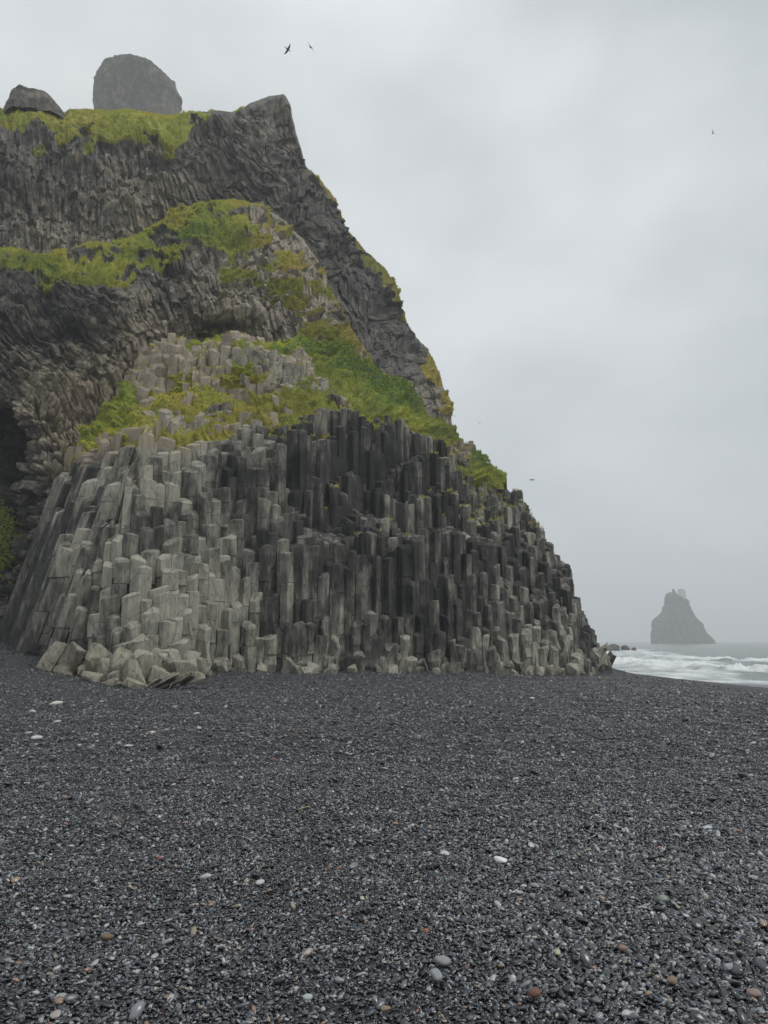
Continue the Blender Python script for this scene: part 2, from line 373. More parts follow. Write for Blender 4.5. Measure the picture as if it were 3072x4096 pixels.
def cell_col(i, j):
    """one prism: verts, faces, tint"""
    q0 = ci[i, j] + .5 * (j % 2); r0 = float(j)
    cs = [(0, 2 / 3), (.5, 1 / 3), (.5, -1 / 3), (0, -2 / 3), (-.5, -1 / 3), (-.5, 1 / 3)]
    q = np.array([q0 + a for a, b in cs]); r = np.array([r0 + b for a, b in cs])
    x, y = hexv(q, r)
    mx, my = x.mean(), y.mean()
    z1 = float(Hs[i, j])
    # lowest neighbour
    nb = []
    for a, b in ((1, 0), (-1, 0), (0, 1), (0, -1), (1 if j % 2 else -1, 1), (1 if j % 2 else -1, -1)):
        ii, jj = i + a, j + b
        if 0 <= ii < NX and 0 <= jj < NY: nb.append(Hfull[ii, jj])
    lo = min(nb) if nb else -1
    if lo > z1 + 1.0: return None
    z0 = max(min(lo, z1) - 1.1, GZ[i, j] - 1.2)
    g = .99 - .02 * rnd.random() - (0 if incol[i, j] else .05)
    low = float(ss(5.0, 0.5, z1))            # wave-worn near the beach
    tx, ty = (rnd.random() - .5) * .6, .05 + .7 * rnd.random() ** 1.6
    chunk = float(np.clip(ss(-4, -8, mx) * ss(9, 6, z1) * .9 + low, 0, 1)); bx = by = 0.0; bs = 1.0; nxt = z1 - .7 - rnd.random()
    def P(k, z, s, ph):
        xx = mx + (x[k] - mx) * g * s; yy = my + (y[k] - my) * g * s
        return [xx, yy, z]
    zs = [z1]; z = z1; jn = set(); jn2 = set(); zj = z1 - .5 - 1.3 * rnd.random()
    while z > z0:
        z -= .38 + .25 * rnd.random(); zs.append(max(z, z0))
        if z < zj and z > z0 + .2: zs += [z - .03, z - .06]; z -= .06; jn.add(len(zs) - 2); jn2.add(len(zs) - 1); zj = z - .5 - 1.7 * rnd.random()
    joint = rnd.random() * 2
    V = []; n = 12
    for li, z in enumerate(zs):
        s = bs - .02 * rnd.random()
        if li in jn: s -= .09 + .05 * chunk      # a cross joint: notch, then the next block sits a little aside
        if li in jn2:
            bx, by = (.05 + .2 * chunk) * (rnd.random() - .5), (.05 + .2 * chunk) * (rnd.random() - .5); bs = 1 + (.03 + .12 * chunk) * (rnd.random() - .5)
        ox, oy = bx + .02 * (rnd.random() - .5), by + .02 * (rnd.random() - .5)
        for k in range(6):
            a = P(k, z, s, 0); b = P((k + 1) % 6, z, s, 0)
            for e in (a, [(a[0] + b[0]) / 2, (a[1] + b[1]) / 2, z]):
                e[0] += ox + (rnd.random() - .5) * (.012 + .10 * low); e[1] += oy + (rnd.random() - .5) * (.012 + .10 * low)
                if li == 0:
                    e[2] += tx * (e[0] - mx) + ty * (e[1] - my) - .05
                    e[0] = mx + (e[0] - mx) * .975; e[1] = my + (e[1] - my) * .975
                elif li == 1: e[2] += .5 * (tx * (e[0] - mx) + ty * (e[1] - my))
                V.append(e)
    F_ = []
    for l in range(len(zs) - 1):
        for k in range(n):
            k2 = (k + 1) % n
            F_.append((l * n + k, l * n + k2, (l + 1) * n + k2, (l + 1) * n + k))
    # top: inner ring and centre, a little dished or domed
    b = len(V); dome = (rnd.random() - .6) * .12
    for k in range(n):
        e = V[k]; V.append([mx + (e[0] - mx) * .8, my + (e[1] - my) * .8, e[2] + .05 + dome * .4 + tx * (e[0] - mx) * -.1])
    V.append([mx, my, z1 + .05 + dome])
    for k in range(n):
        k2 = (k + 1) % n
        F_.append((k2, k, b + k, b + k2)); F_.append((b + k2, b + k, b + n))
    V = np.array(V)
    if not incol[i, j]:
        V[:, 1] += .18 * vn(V[:, 0] * 1.1 + 9, V[:, 1] * 1.1, V[:, 2] * 1.1, 8)
        V[:, 0] += .18 * vn(V[:, 0] * 1.3, V[:, 1] * 1.3, V[:, 2] * 1.3, 3); V[:, 2] += .3 * vn(V[:, 0] * 1.5, V[:, 1] * 1.5, V[:, 2], 4)
    if low > .02:
        V += low * .22 * np.stack([vn(V[:, 0] * 1.6, V[:, 1] * 1.6, V[:, 2] * 1.6, 60 + q_) for q_ in range(3)], -1)
    V[:, 0] += lean(V[:, 0]) * np.clip(V[:, 2], 0, 13)
    return V, F_
cols = []
for i in range(NX):
    for j in range(NY):
        if not valid[i, j]: continue
        r_ = cell_col(i, j)
        if r_ is None: continue
        V, F_ = r_
        u, v = cu[i, j], cv[i, j]
        f = [Hfull[i, j - 1], Hfull[min(i + 1, NX - 1), j - 1]] if j > 0 else [GZ[i, j]]
        score = max(0, Hs[i, j] - min(f)) if incol[i, j] else 0
        cols.append((score, V, F_, u, v, i, j))
print('columns', len(cols))
def col_attrs(V, u, v, i, j, slope):
    uu, vv = uv(V[:, 0], V[:, 1], V[:, 2])
    t = np.clip(tintL(uu, vv) * (.8 + .1 * vn(V[0, 0] / 1.7, V[0, 1] / 1.7, 0, 611)) + .34 * vn(V[0, 0] / 2.2, V[0, 1] / 2.2, V[0, 2] / 2.5, 612), 0, 1.1)
    warm = np.full(len(V), 0.0)
    if slope: warm[:] = .65; t = t * (.72 + .5 * rnd.random())
    else: warm[:] = np.clip(1 - (vv - vct(uu)) / 28, 0, 1) * np.clip((330 - uu) / 120, .25, 1)
    return t, warm, np.full(len(V), rnd.random())
outcrop = bpy.data.objects.new('basalt_outcrop', None); C.objects.link(outcrop); outcrop.location = (0, 40, 0)
tag(outcrop, 'tall dark grey outcrop of broken six-sided basalt columns rising from the black beach', 'rock outcrop')
def put_local(V): return V - np.array([0, 40, 0])
incols = [c for c in cols if incol[c[5], c[6]]]
incols.sort(key=lambda c: -c[0])
stubs = [c for c in cols if not incol[c[5], c[6]]]
def merge(lst, slope):
    Vs, Fs, A, B, D = [], [], [], [], []; k = 0
    for sc_, V, F_, u, v, i, j in lst:
        Vs.append(V); Fs += [tuple(q + k for q in f) for f in F_]; k += len(V)
        a, b, d = col_attrs(V, u, v, i, j, slope); A.append(a); B.append(b); D.append(d)
    return np.vstack(Vs), Fs, dict(tint=np.concatenate(A), warm=np.concatenate(B), var=np.concatenate(D))
for c in incols[:100]:
    V, F_, at = merge([c], False)
    o = mesh_np('basalt_column', put_local(V), F_, M_col, at, parent=outcrop)
V, F_, at = merge(incols[100:], False)
o = mesh_np('smaller_columns', put_local(V), F_, M_col, at, parent=outcrop); o['kind'] = 'stuff'
V, F_, at = merge(stubs, True)
o = mesh_np('column_stubs', put_local(V), F_, M_pale, at, parent=outcrop); o['kind'] = 'stuff'
print('stubs', len(stubs))

# ------------------------------------------------------------------ relief surfaces
def relief(name, us, top, bot, nr, depth, disp, mat, attrs, back=((4, -.5), (14, -3), (40, -14)), parent=None, edge=.0, lift=None):
    rows = np.linspace(0, 1, nr)
    t_ = top(us) + edge * fbm(us / 9, us * 0, 3.3, 4, 88) if edge else top(us)
    U = np.repeat(us[None], nr, 0); V_ = t_[None] + (bot(us) - t_)[None] * rows[:, None]
    Yd = depth(U, V_)
    P = pt(U, V_, Yd)
    du = np.gradient(P, axis=1); dv = np.gradient(P, axis=0)
    N = np.cross(dv, du); N /= np.linalg.norm(N, axis=-1, keepdims=True) + 1e-9
    N = np.where((N[..., 1:2] > 0), -N, N)
    A = attrs(U, V_, P)
    d = disp(U, V_, P, A)
    keep = .12 + .88 * ss(0, 12, V_ - t_[None]) if name != 'turf_slope' else 1.0
    P = P + N * (d * keep)[..., None]
    # rows going back behind the skyline
    bk = []
    for L_, dz in reversed(back):
        q = P[0].copy(); k = (q[:, 1] + L_) / q[:, 1]
        q = np.stack([q[:, 0] * k, q[:, 1] * k, q[:, 2] + dz], -1); bk.append(q)
    P2 = np.concatenate([np.array(bk), P], 0)
    A2 = {k: np.concatenate([np.repeat(a[:1], len(bk), 0), a], 0) for k, a in A.items()}
    o = mesh_np(name, P2.reshape(-1, 3), grid_faces(P2.shape[0], P2.shape[1])[:, ::-1], mat, {k: a.ravel() for k, a in A2.items()}, smooth=False, parent=parent)
    return o, P, A
def streaks(q, al, wa, wl, s):
    """bundles of broken columns: straight strips, each cut across at its own heights, blocks standing out by different amounts"""
    r_ = 0
    for k, (m, amp) in enumerate(((1.0, .75), (2.7, 1.1))):
        a = q / (wa * m) + .2 * fbm(q / (wa * 9), al / (wl * 3), 0, 2, s + 5 + k) + .10 * vn(al / 5, q / 9, 0, s + 55)
        c = np.floor(a); f = a - c; z0 = np.zeros_like(c)
        b = al / (wl * m ** .7) * (.6 + .8 * _h(c, z0, z0, s + 11 + k)) + 10 * _h(c, z0, z0, s + 12 + k)
        sg = np.floor(b); fb = b - sg
        r_ = r_ + amp * (_h(c, sg, z0, s + 13 + k) - .5) + amp * .55 * (.25 - (f - .5) ** 2) + amp * .25 * (fb - .5)
    return r_
# --- far wall with the peak (skyline)
topF = lin([(-60, 112), (0, 109), (20, 112), (62, 116), (70, 109), (95, 110), (130, 111), (165, 116), (180, 115), (190, 112), (215, 111), (235, 113), (243, 108), (250, 102), (262, 99), (270, 95), (284, 95), (290, 106),
            (296, 130), (303, 155), (306, 166), (322, 183), (335, 200), (342, 222), (352, 237), (364, 250), (384, 268), (392, 282), (399, 300), (404, 318), (412, 335), (425, 347), (434, 362), (440, 380), (448, 398), (452, 424), (458, 450), (475, 520)])
botF = lin([(-60, 300), (0, 290), (160, 260), (232, 240), (300, 290), (345, 370), (374, 400), (440, 460), (475, 530)])
DF = TPS([(-40, 112, 78), (-40, 150, 72), (-40, 260, 66), (0, 112, 78), (0, 145, 72), (0, 200, 69), (0, 260, 66), (80, 112, 80), (80, 150, 73.5), (80, 200, 71), (80, 260, 68),
          (160, 117, 82), (160, 152, 75.5), (160, 200, 73), (180, 250, 71), (230, 114, 86), (230, 150, 79), (230, 200, 76), (262, 102, 86), (265, 130, 81.5), (275, 170, 80), (284, 98, 85), (290, 140, 83), (300, 160, 87),
          (300, 235, 80), (325, 215, 84), (340, 225, 90), (350, 300, 83), (375, 290, 86), (392, 287, 92), (400, 370, 84), (430, 365, 93), (440, 420, 88), (455, 440, 94), (470, 500, 94), (350, 250, 91)], .001)
gF = TPS([(0, 118, .9), (40, 130, .9), (80, 125, .8), (120, 135, .9), (150, 125, .6), (170, 140, .8), (200, 125, .3), (230, 125, .2), (250, 130, -.4), (270, 110, -.9), (285, 120, -1.2), (0, 150, -.6), (60, 165, -.9), (120, 165, -.7), (180, 165, -.8), (220, 160, -.9),
          (100, 220, -1.2), (0, 220, -.8), (0, 200, -.8), (200, 200, -1.2), (250, 180, -1.4), (300, 200, -1.5), (310, 170, .2), (325, 190, .7), (335, 205, .7), (330, 235, -.7), (350, 245, .5), (365, 258, .6), (355, 280, -1), (385, 275, .7), (395, 295, .6), (380, 310, -.8),
          (405, 325, .3), (400, 350, -1.1), (420, 345, .6), (432, 362, .7), (438, 385, .5), (425, 385, -.1), (447, 410, .2), (440, 440, -.2), (410, 390, -1.2), (350, 330, -1.3), (300, 260, -1.2)], .02)
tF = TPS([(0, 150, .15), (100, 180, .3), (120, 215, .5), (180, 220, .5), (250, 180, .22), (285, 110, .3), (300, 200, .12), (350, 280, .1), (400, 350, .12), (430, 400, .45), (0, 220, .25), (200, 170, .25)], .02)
def slant(U, V_):
    g = .85 * ss(90, 250, U)
    return U - g * (V_ - 190), V_ + .4 * g * (U - 250)
def attF(U, V_, P):
    U0 = U; U = np.maximum(U, -60) + 0 * U
    n = fbm(U0 / 22, V_ / 10, 0, 4, 7)
    g = gF(U, V_) - .2 + 1.25 * n + .35 * fbm(U / 6, V_ / 4, 0, 2, 177)
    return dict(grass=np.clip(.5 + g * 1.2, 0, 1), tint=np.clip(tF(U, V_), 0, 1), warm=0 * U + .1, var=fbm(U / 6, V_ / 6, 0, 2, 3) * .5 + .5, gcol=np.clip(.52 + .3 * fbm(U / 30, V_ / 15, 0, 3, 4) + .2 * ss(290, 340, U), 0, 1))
def dispF(U, V_, P, A):
    q, al = slant(U, V_)
    g = ss(.35, .65, A['grass'])
    far_ = ss(252, 286, U - .25 * (V_ - 150))
    rock = .7 * streaks(q, al, 3.2, 13, 1) * (1 - far_) + .5 * far_ * streaks(U - .22 * V_, V_, 4.0, 12, 44) + 2.2 * fbm(U / 42, V_ / 26, 0, 4, 8) + .3 * fbm(U / 9, V_ / 9, 0, 2, 9)
    gr = 1.6 * fbm(U / 22, V_ / 11, 0, 4, 12) + .8 * np.abs(fbm(U / 7, V_ / 5, 0, 3, 13)) + .3
    return rock * (1 - g) + gr * g
cliff = bpy.data.objects.new('cliff', None); C.objects.link(cliff); cliff.location = (-10, 60, 0); cliff['kind'] = 'structure'
usF = np.concatenate([np.arange(-330, -60, 1.6), np.arange(-60, 475, .75)])
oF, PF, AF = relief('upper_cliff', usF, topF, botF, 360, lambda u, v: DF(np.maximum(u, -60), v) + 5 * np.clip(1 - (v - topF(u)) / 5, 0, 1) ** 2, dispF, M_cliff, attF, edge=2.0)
# --- middle shoulder and overhanging wall
topN = lin([(-60, 252), (0, 247), (50, 254), (90, 244), (130, 238), (160, 222), (176, 208), (205, 203), (232, 199), (262, 205), (285, 222), (303, 240), (318, 262), (330, 288), (345, 318), (358, 340), (374, 366), (392, 395), (420, 430)])
botN = lin([(-60, 665), (56, 668), (84, 620), (100, 520), (140, 440), (180, 385), (232, 370), (300, 370), (374, 400), (420, 460)])
DN = TPS([(-50, 640, 52), (0, 632, 50), (30, 636, 48), (0, 560, 52), (45, 560, 47), (60, 500, 48.5), (0, 500, 55), (-40, 500, 60), (-10, 450, 60), (20, 470, 52), (20, 420, 51), (60, 440, 51), (95, 400, 53), (50, 400, 51.5), (-40, 400, 53),
          (0, 380, 51), (0, 320, 52), (0, 290, 54), (0, 262, 58), (-40, 290, 54), (-40, 255, 62), (0, 250, 64), (60, 385, 52.5), (60, 330, 53.5), (60, 290, 56), (60, 262, 61), (50, 256, 67),
          (130, 375, 56), (130, 340, 57), (130, 300, 57.5), (125, 285, 59), (120, 262, 64), (130, 242, 70), (180, 350, 59.5), (190, 310, 59.5), (190, 280, 60.5), (185, 262, 64), (180, 235, 68), (178, 212, 74), (232, 350, 62), (240, 320, 61), (240, 290, 62), (245, 262, 65), (240, 225, 70), (232, 202, 75),
          (290, 345, 62), (290, 310, 64), (285, 270, 68), (275, 230, 73), (300, 242, 77), (330, 340, 65), (335, 310, 69), (345, 325, 74), (360, 355, 71), (374, 370, 74), (330, 360, 64), (420, 440, 76)], .001)
gN = TPS([(0, 255, .9), (30, 262, .9), (60, 270, .9), (0, 275, -.3), (25, 282, -.8), (80, 280, .9), (100, 255, .5), (75, 245, .2), (110, 272, .8), (125, 285, .3), (140, 262, .7), (160, 235, .6), (180, 215, .7), (175, 250, .9), (165, 290, -.4), (150, 272, .3),
          (200, 210, .5), (232, 205, .8), (220, 225, .9), (200, 245, 1), (240, 240, .8), (215, 262, .1), (190, 262, -.6), (230, 275, .7), (255, 280, 1), (280, 290, .9), (265, 255, .4), (255, 262, -.5), (270, 225, .2), (295, 240, -.3), (310, 265, .5), (285, 262, .3), (300, 290, .5),
          (205, 275, -.2), (200, 300, -1.2), (240, 305, -1.1), (262, 318, -.3), (275, 305, .7), (290, 315, -.3), (300, 325, .6), (320, 305, .3), (325, 320, .4), (340, 335, .5), (355, 350, .6), (270, 335, -.5), (300, 340, .1), (320, 340, .3), (180, 330, -1.2), (225, 328, -.6), (215, 322, .1), (240, 340, -1),
          (130, 330, -1.4), (60, 330, -1.5), (0, 350, -1.4), (60, 400, -1.4), (20, 450, -1.4), (100, 380, -1.2), (30, 560, -1.0), (0, 540, -.3), (100, 310, -1.1), (140, 300, -.5), (60, 500, -1)], .01)
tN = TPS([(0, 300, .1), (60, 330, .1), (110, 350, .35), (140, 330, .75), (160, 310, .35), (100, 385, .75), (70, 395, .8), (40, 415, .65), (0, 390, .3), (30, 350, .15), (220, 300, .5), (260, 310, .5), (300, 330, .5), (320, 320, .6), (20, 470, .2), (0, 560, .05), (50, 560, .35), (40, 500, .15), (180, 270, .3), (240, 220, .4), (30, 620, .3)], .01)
def attN(U, V_, P):
    U0 = U; U = np.maximum(U, -60) + 0 * U
    n = fbm(U0 / 20 + V_ / 60, V_ / 9, 0, 4, 17)
    g = gN(U, V_) - .25 + 1.35 * n + .8 * fbm(U / 7, V_ / 4, 0, 2, 178)
    oc = np.clip(.45 + .28 * ss(200, 300, U) + .35 * fbm(U / 24, V_ / 12, 0, 3, 14), 0, 1)
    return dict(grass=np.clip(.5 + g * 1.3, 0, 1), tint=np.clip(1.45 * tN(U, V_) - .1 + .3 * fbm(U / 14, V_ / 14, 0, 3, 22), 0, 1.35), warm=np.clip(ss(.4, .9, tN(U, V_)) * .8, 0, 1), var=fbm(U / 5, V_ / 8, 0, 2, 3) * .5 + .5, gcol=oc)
def dispN(U, V_, P, A):
    gl = .62 * ss(180, 40, U) + .28
    q = U - gl * (V_ - 350); g = ss(.35, .65, A['grass'])
    ch = ss(120, 40, U) * ss(380, 440, V_)
    rock = .55 * streaks(q, V_, 3.1, 13, 21) * (1 - .6 * ch) + 1.5 * fbm(U / 36, V_ / 24, 0, 4, 28) + .25 * fbm(U / 9, V_ / 8, 0, 2, 29)
    f1, f2, idd = cell(U / 8 + .5 * fbm(U / 15, V_ / 15, 0, 2, 61), V_ / 11, 63)
    rock = rock + ch * ((idd - .5) * 1.4 - .5 * np.clip(1 - (f2 - f1) * 3, 0, 1))
    gr = 1.4 * fbm(U / 20, V_ / 10, 0, 4, 32) + .7 * np.abs(fbm(U / 7, V_ / 4.5, 0, 3, 33)) + .35
    cave = 6.0 * np.exp(-((U + 2) / 15) ** 2 - ((V_ - 448) / 26) ** 2) * 1.5 + 5.0 * np.exp(-((U + 2) / 14) ** 2 - ((V_ - 520) / 50) ** 2) + 2.0 * np.exp(-((U - 222) / 22) ** 2 - ((V_ - 331) / 7) ** 2)
    return rock * (1 - g) + gr * g - cave
usN = np.concatenate([np.arange(-330, -60, 1.6), np.arange(-60, 420, .75)])
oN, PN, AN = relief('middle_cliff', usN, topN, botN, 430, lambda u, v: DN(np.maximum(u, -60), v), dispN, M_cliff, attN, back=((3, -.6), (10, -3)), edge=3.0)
# --- turf slope lying over the outcrop
topS = lin([(u, vtopL(u)) for u in range(30, 506, 3)])
botS = lin([(u, float(vct(u)) + 12) for u in range(30, 530, 3)])
gSm = TPS([(100, 425, .6), (130, 390, .7), (160, 405, .7), (250, 345, .9), (330, 360, .9), (300, 400, .8), (380, 400, 1), (440, 440, .8), (480, 465, .8), (200, 430, .6), (60, 462, .2), (80, 450, .5), (350, 412, 1)], .01)
gSc = TPS([(100, 425, .4), (130, 390, .35), (250, 345, .35), (300, 350, .25), (340, 365, .22), (370, 385, .25), (400, 400, .25), (360, 410, .5), (410, 420, .5), (300, 400, .55), (230, 410, .6), (160, 400, .5), (150, 430, .5), (440, 440, .45), (480, 462, .25), (500, 475, .35), (330, 425, .7)], .01)
def attS(U, V_, P):
    g = .9 * gSm(U, V_) + .9 * fbm(U / 9, V_ / 4.5, 0, 4, 57) + .1
    return dict(grass=np.clip(.5 + g, 0, 1), tint=0 * U + .6, warm=0 * U + .6, var=fbm(U / 5, V_ / 5, 0, 2, 3) * .5 + .5, gcol=np.clip(gSc(U, V_) + .25 * fbm(U / 18, V_ / 9, 0, 3, 58), 0, 1))
def dispS(U, V_, P, A):
    return .8 * fbm(U / 20, V_ / 10, 0, 4, 52) + .8 * np.abs(fbm(U / 9, V_ / 5, 0, 3, 53)) - .1 - .9 * ss(0, 14, V_ - vct(U) + 2) * (U < 600)
def depS(U, V_): 
    d = DL(U, V_); return d + 2.0 * np.clip(1 - (V_ - vtopL(U)) / 4, 0, 1) ** 2
usS = np.arange(50, 505, .8)
oS, PS, AS = relief('turf_slope', usS, topS, botS, 150, depS, dispS, M_slope, attS, back=((2, -.6), (7, -3), (14, -7)), edge=1.6)
usC = np.arange(36, 602, 3.0)
coreattr = lambda U, V_, P: dict(grass=0 * U, tint=0 * U + .1, warm=0 * U, var=0 * U + .2, gcol=0 * U)
oC, PC, AC = relief('rock_core', usC, lambda u: np.maximum(vtopL(u), np.where(u < 505, vct(u), 0)) + 9, lambda u: 0 * u + 715, 120, lambda u, v: DL(u, v) + 1.7 + 1.5 * ss(500, 600, u), lambda U, V_, P, A: .2 * fbm(U / 6, V_ / 6, 0, 2, 5), M_cliff, coreattr, back=((1, -.2), (2, -2)))
oC.parent = outcrop; oC.matrix_parent_inverse = Matrix.Translation((0, -40, 0))
for o in (oF, oN, oS):
    o.parent = cliff; o.matrix_parent_inverse = Matrix.Translation((10, -60, 0))
# hill carrying the pinnacle, behind the skyline
hx, hy = np.meshgrid(np.linspace(-1, 1, 90), np.linspace(0, 1, 70))
Yh = 84 + hy * 340
cen = -.37 * Yh; wd = 4 + .13 * Yh
Xh = cen + hx * wd
Zh = EYE + Yh * (.735 - .012 * (hy * 8) ** .5) - 3 - 26 * np.abs(hx) ** 3 + 3.0 * fbm(Xh / 14, Yh / 14, 0, 4, 70) * ss(0, .2, hy)
Zh = np.where(np.abs(hx) > .97, Zh - 25, Zh)
o = mesh_np('hill', np.stack([Xh, Yh, Zh], -1).reshape(-1, 3), grid_faces(70, 90), M_slope, dict(grass=np.full(hx.size, .8), gcol=np.full(hx.size, .5), tint=np.full(hx.size, .3), warm=np.zeros(hx.size), var=np.zeros(hx.size)), smooth=True)
tag(o, kind='structure')

# ------------------------------------------------------------------ free-standing rocks from a profile
def prof_rock(name, Y, rows, ratio, mat, n=220, m=200, amp=1.0, nsc=8.0, seed=0, grass=0.0, parent=None, dy=0, zs_=1.2):
    rows = sorted(rows); vs = [r[0] for r in rows]
    L = lambda v: np.interp(v, vs, [r[1] for r in rows]); Rr = lambda v: np.interp(v, vs, [r[2] for r in rows])
    v = vs[0] + (vs[-1] - vs[0]) * np.linspace(0, 1, m); a = np.linspace(0, 2 * math.pi, n, endpoint=False)
    pl = pt(L(v), v, Y); pr = pt(Rr(v), v, Y)
    c = (pl + pr) / 2; hw = (pr[:, 0] - pl[:, 0]) / 2
    A_, I = np.meshgrid(a, np.arange(m))
    sq = 1 + .08 * np.cos(A_ * 5 + seed) 
    x = c[I, 0] + hw[I] * np.cos(A_); yv = Y + dy + hw[I] * ratio * np.sin(A_) * sq; z = c[I, 2]
    nn = (fbm(x / nsc, yv / nsc, z / (nsc * zs_), 6, seed + 4, .64) + .5 * np.abs(fbm(x / nsc * 2.2, yv / nsc * 2.2, z / nsc * 1.1, 4, seed + 8, .6))) * amp
    rad = np.minimum(1, hw[I] / (amp * 2.5 + 1e-6)) * (.45 + .55 * np.abs(np.sin(A_)))
    x = x + nn * np.cos(A_) * rad; yv = yv + nn * np.sin(A_) * rad * 1.4; z = z + .4 * nn * rad
    V = np.stack([x, yv, z], -1).reshape(-1, 3)
    V = np.vstack([V, [[c[0, 0], Y + dy, c[0, 2] + .2 * amp]]])
    F_ = []
    for i in range(m - 1):
        for k in range(n):
            k2 = (k + 1) % n; F_.append((i * n + k, (i + 1) * n + k, (i + 1) * n + k2, i * n + k2))
    for k in range(n): F_.append((k, (k + 1) % n, m * n))
    top = np.concatenate([(np.clip(1.2 - I.ravel() / m * 2.2, 0, 1)) * grass, [grass]])
    return mesh_np(name, V, F_, mat, dict(grass=top, gcol=np.full(len(V), .5), tint=np.full(len(V), .5), warm=np.zeros(len(V)), var=np.zeros(len(V))), smooth=False, parent=parent)
o = prof_rock('rock_pinnacle', 330, [(55, 128, 133), (57, 123, 137), (61, 115, 143), (66, 108, 151), (72, 100, 158), (78, 97, 163), (82, 94, 168), (84, 95, 173), (90, 94.5, 174), (96, 95, 179), (101, 95, 181), (104, 94, 178), (110, 95, 177), (117, 94, 176), (135, 90, 178)], .7, M_stack, amp=5, nsc=13, seed=5, grass=.45, zs_=2.6)
tag(o, 'rounded dark rock pinnacle standing in the fog above the grassy skyline', 'rock pinnacle')
o = prof_rock('skyline_boulder', 78.8, [(91, 37, 40), (94, 31, 44), (98, 22, 49), (100, 12, 52), (105, 9, 56), (112, 6, 63), (126, 2, 70)], .8, M_cliff, n=48, m=40, amp=.5, nsc=3, seed=9, grass=.3)
tag(o, 'low brown rock hump on the grassy skyline left of the pinnacle', 'rock')
k = lambda cx_, cy_: (550 + cx_ * .1314, 550 + cy_ * .1314)
def rowsK(lst): return [(550 + cy_ * .1314, 550 + a * .1314, 550 + b * .1314) for cy_, a, b in lst]
st = prof_rock('sea_stack', 1150, rowsK([(326, 900, 928), (333, 893, 958), (345, 880, 975), (352, 886, 992), (370, 874, 1004), (378, 878, 1040), (400, 872, 1058), (412, 878, 1052), (430, 868, 1066), (460, 858, 1078), (490, 835, 1092), (520, 800, 1108), (540, 783, 1130), (570, 776, 1155), (600, 780, 1168), (640, 772, 1190), (660, 770, 1212), (690, 771, 1240), (712, 771, 1252), (770, 765, 1275)]), .6, M_stack, amp=6, nsc=18, seed=21)
tag(st, 'steep dark sea stack with ragged spires standing in misty surf', 'sea stack')
o = prof_rock('spire', 1150, rowsK([(295, 934, 939), (303, 929, 945), (325, 930, 958), (345, 930, 972), (380, 930, 985)]), .8, M_stack, n=24, m=24, amp=1.7, nsc=10, seed=23, parent=st)
o2 = prof_rock('distant_stack', 1950, rowsK([(297, 978, 1012), (303, 973, 1020), (325, 975, 1028), (350, 978, 1031), (390, 975, 1040), (500, 950, 1060), (720, 900, 1110), (745, 900, 1120)]), .8, M_stack, n=40, m=60, amp=5, nsc=24, seed=29)
tag(o2, 'paler blunt rock column showing behind the top of the misty sea stack', 'sea stack')
sk = [([(716, 470, 492), (722, 455, 512), (732, 430, 525), (745, 400, 528), (760, 360, 530), (790, 350, 530)], 330, 'low dark wedge shaped skerry in the white surf beside the column cliff'),
      ([(727, 555, 585), (735, 545, 592), (750, 542, 605), (790, 540, 610)], 330, 'small blocky skerry in the surf between wedge skerry and sea stack'),
      ([(742, 632, 648), (748, 622, 656), (790, 615, 660)], 330, 'smallest flat skerry awash in the surf nearest the sea stack'),
      ([(738, 335, 352), (745, 325, 362), (790, 320, 372)], 330, 'low pale skerry half hidden behind the right foot of the column cliff')]
for rws, Yk, lb in sk:
    o = prof_rock('skerry', Yk, rowsK(rws), 1.0, M_stack, n=32, m=24, amp=.7, nsc=4, seed=int(rws[0][0])); tag(o, lb, 'rock', 'skerries in the surf')

# ------------------------------------------------------------------ sea
sy = []; y = 40.0
while y < 4500: sy.append(y); y += max(.45, y * .0075)
sy = np.array(sy); sx = np.linspace(-.55, 1.6, 620)
X = sx[None] * (sy[:, None] + 10) + 6; Yy = np.repeat(sy[:, None], len(sx), 1)
g0 = ground(X, Yy)
ph = np.clip(X / np.maximum(Yy, 1), .28, .52); mm = .15 + (.097 - .15) * (ph - .28) / .24
dsh = (X - 16.2) - 2.14 / mm                      # distance past the waterline
far = 20 + 95 * ss(.5, .30, X / Yy) + 14 * fbm(X / 14, Yy / 22, 0, 3, 90)
ws = ss(3, 30, dsh)
brk = np.exp(-((dsh - 15 - 4 * fbm(X / 12, Yy / 18, 0, 3, 91)) / 4.5) ** 2) + .7 * np.exp(-((dsh - 42 - 7 * fbm(X / 20, Yy / 30, 0, 3, 92)) / 6) ** 2)
Z = SEA + .12 * fbm(X / 2.2, Yy / 3, 0, 4, 93) * ss(0, 6, dsh) + ws * (.45 * fbm(X / 9 + Yy / 20, Yy / 16, 0, 4, 94)) + brk * (.75 + 1.3 * fbm(X / 2.2, Yy / 3.5, 0, 5, 95, .62)) * ss(400, 200, Yy)
Z -= .3 * ss(2, -6, dsh)
foam = ss(-.1, .6, (far - dsh) / 30 + .9 * fbm(X / 6, Yy / 12, 0, 5, 96)) * (.72 + .75 * fbm(X / 2.2, Yy / 5, 0, 5, 196, .65))
foam = np.maximum(foam, .9 * ss(.2, .6, brk * (1 + fbm(X / 4, Yy / 6, 0, 4, 97))) * ss(300, 150, Yy))
foam = np.maximum(foam, .85 * ss(.3, .6, fbm(X / 12, Yy / 30, 0, 5, 98)) * ss(500, 150, Yy))
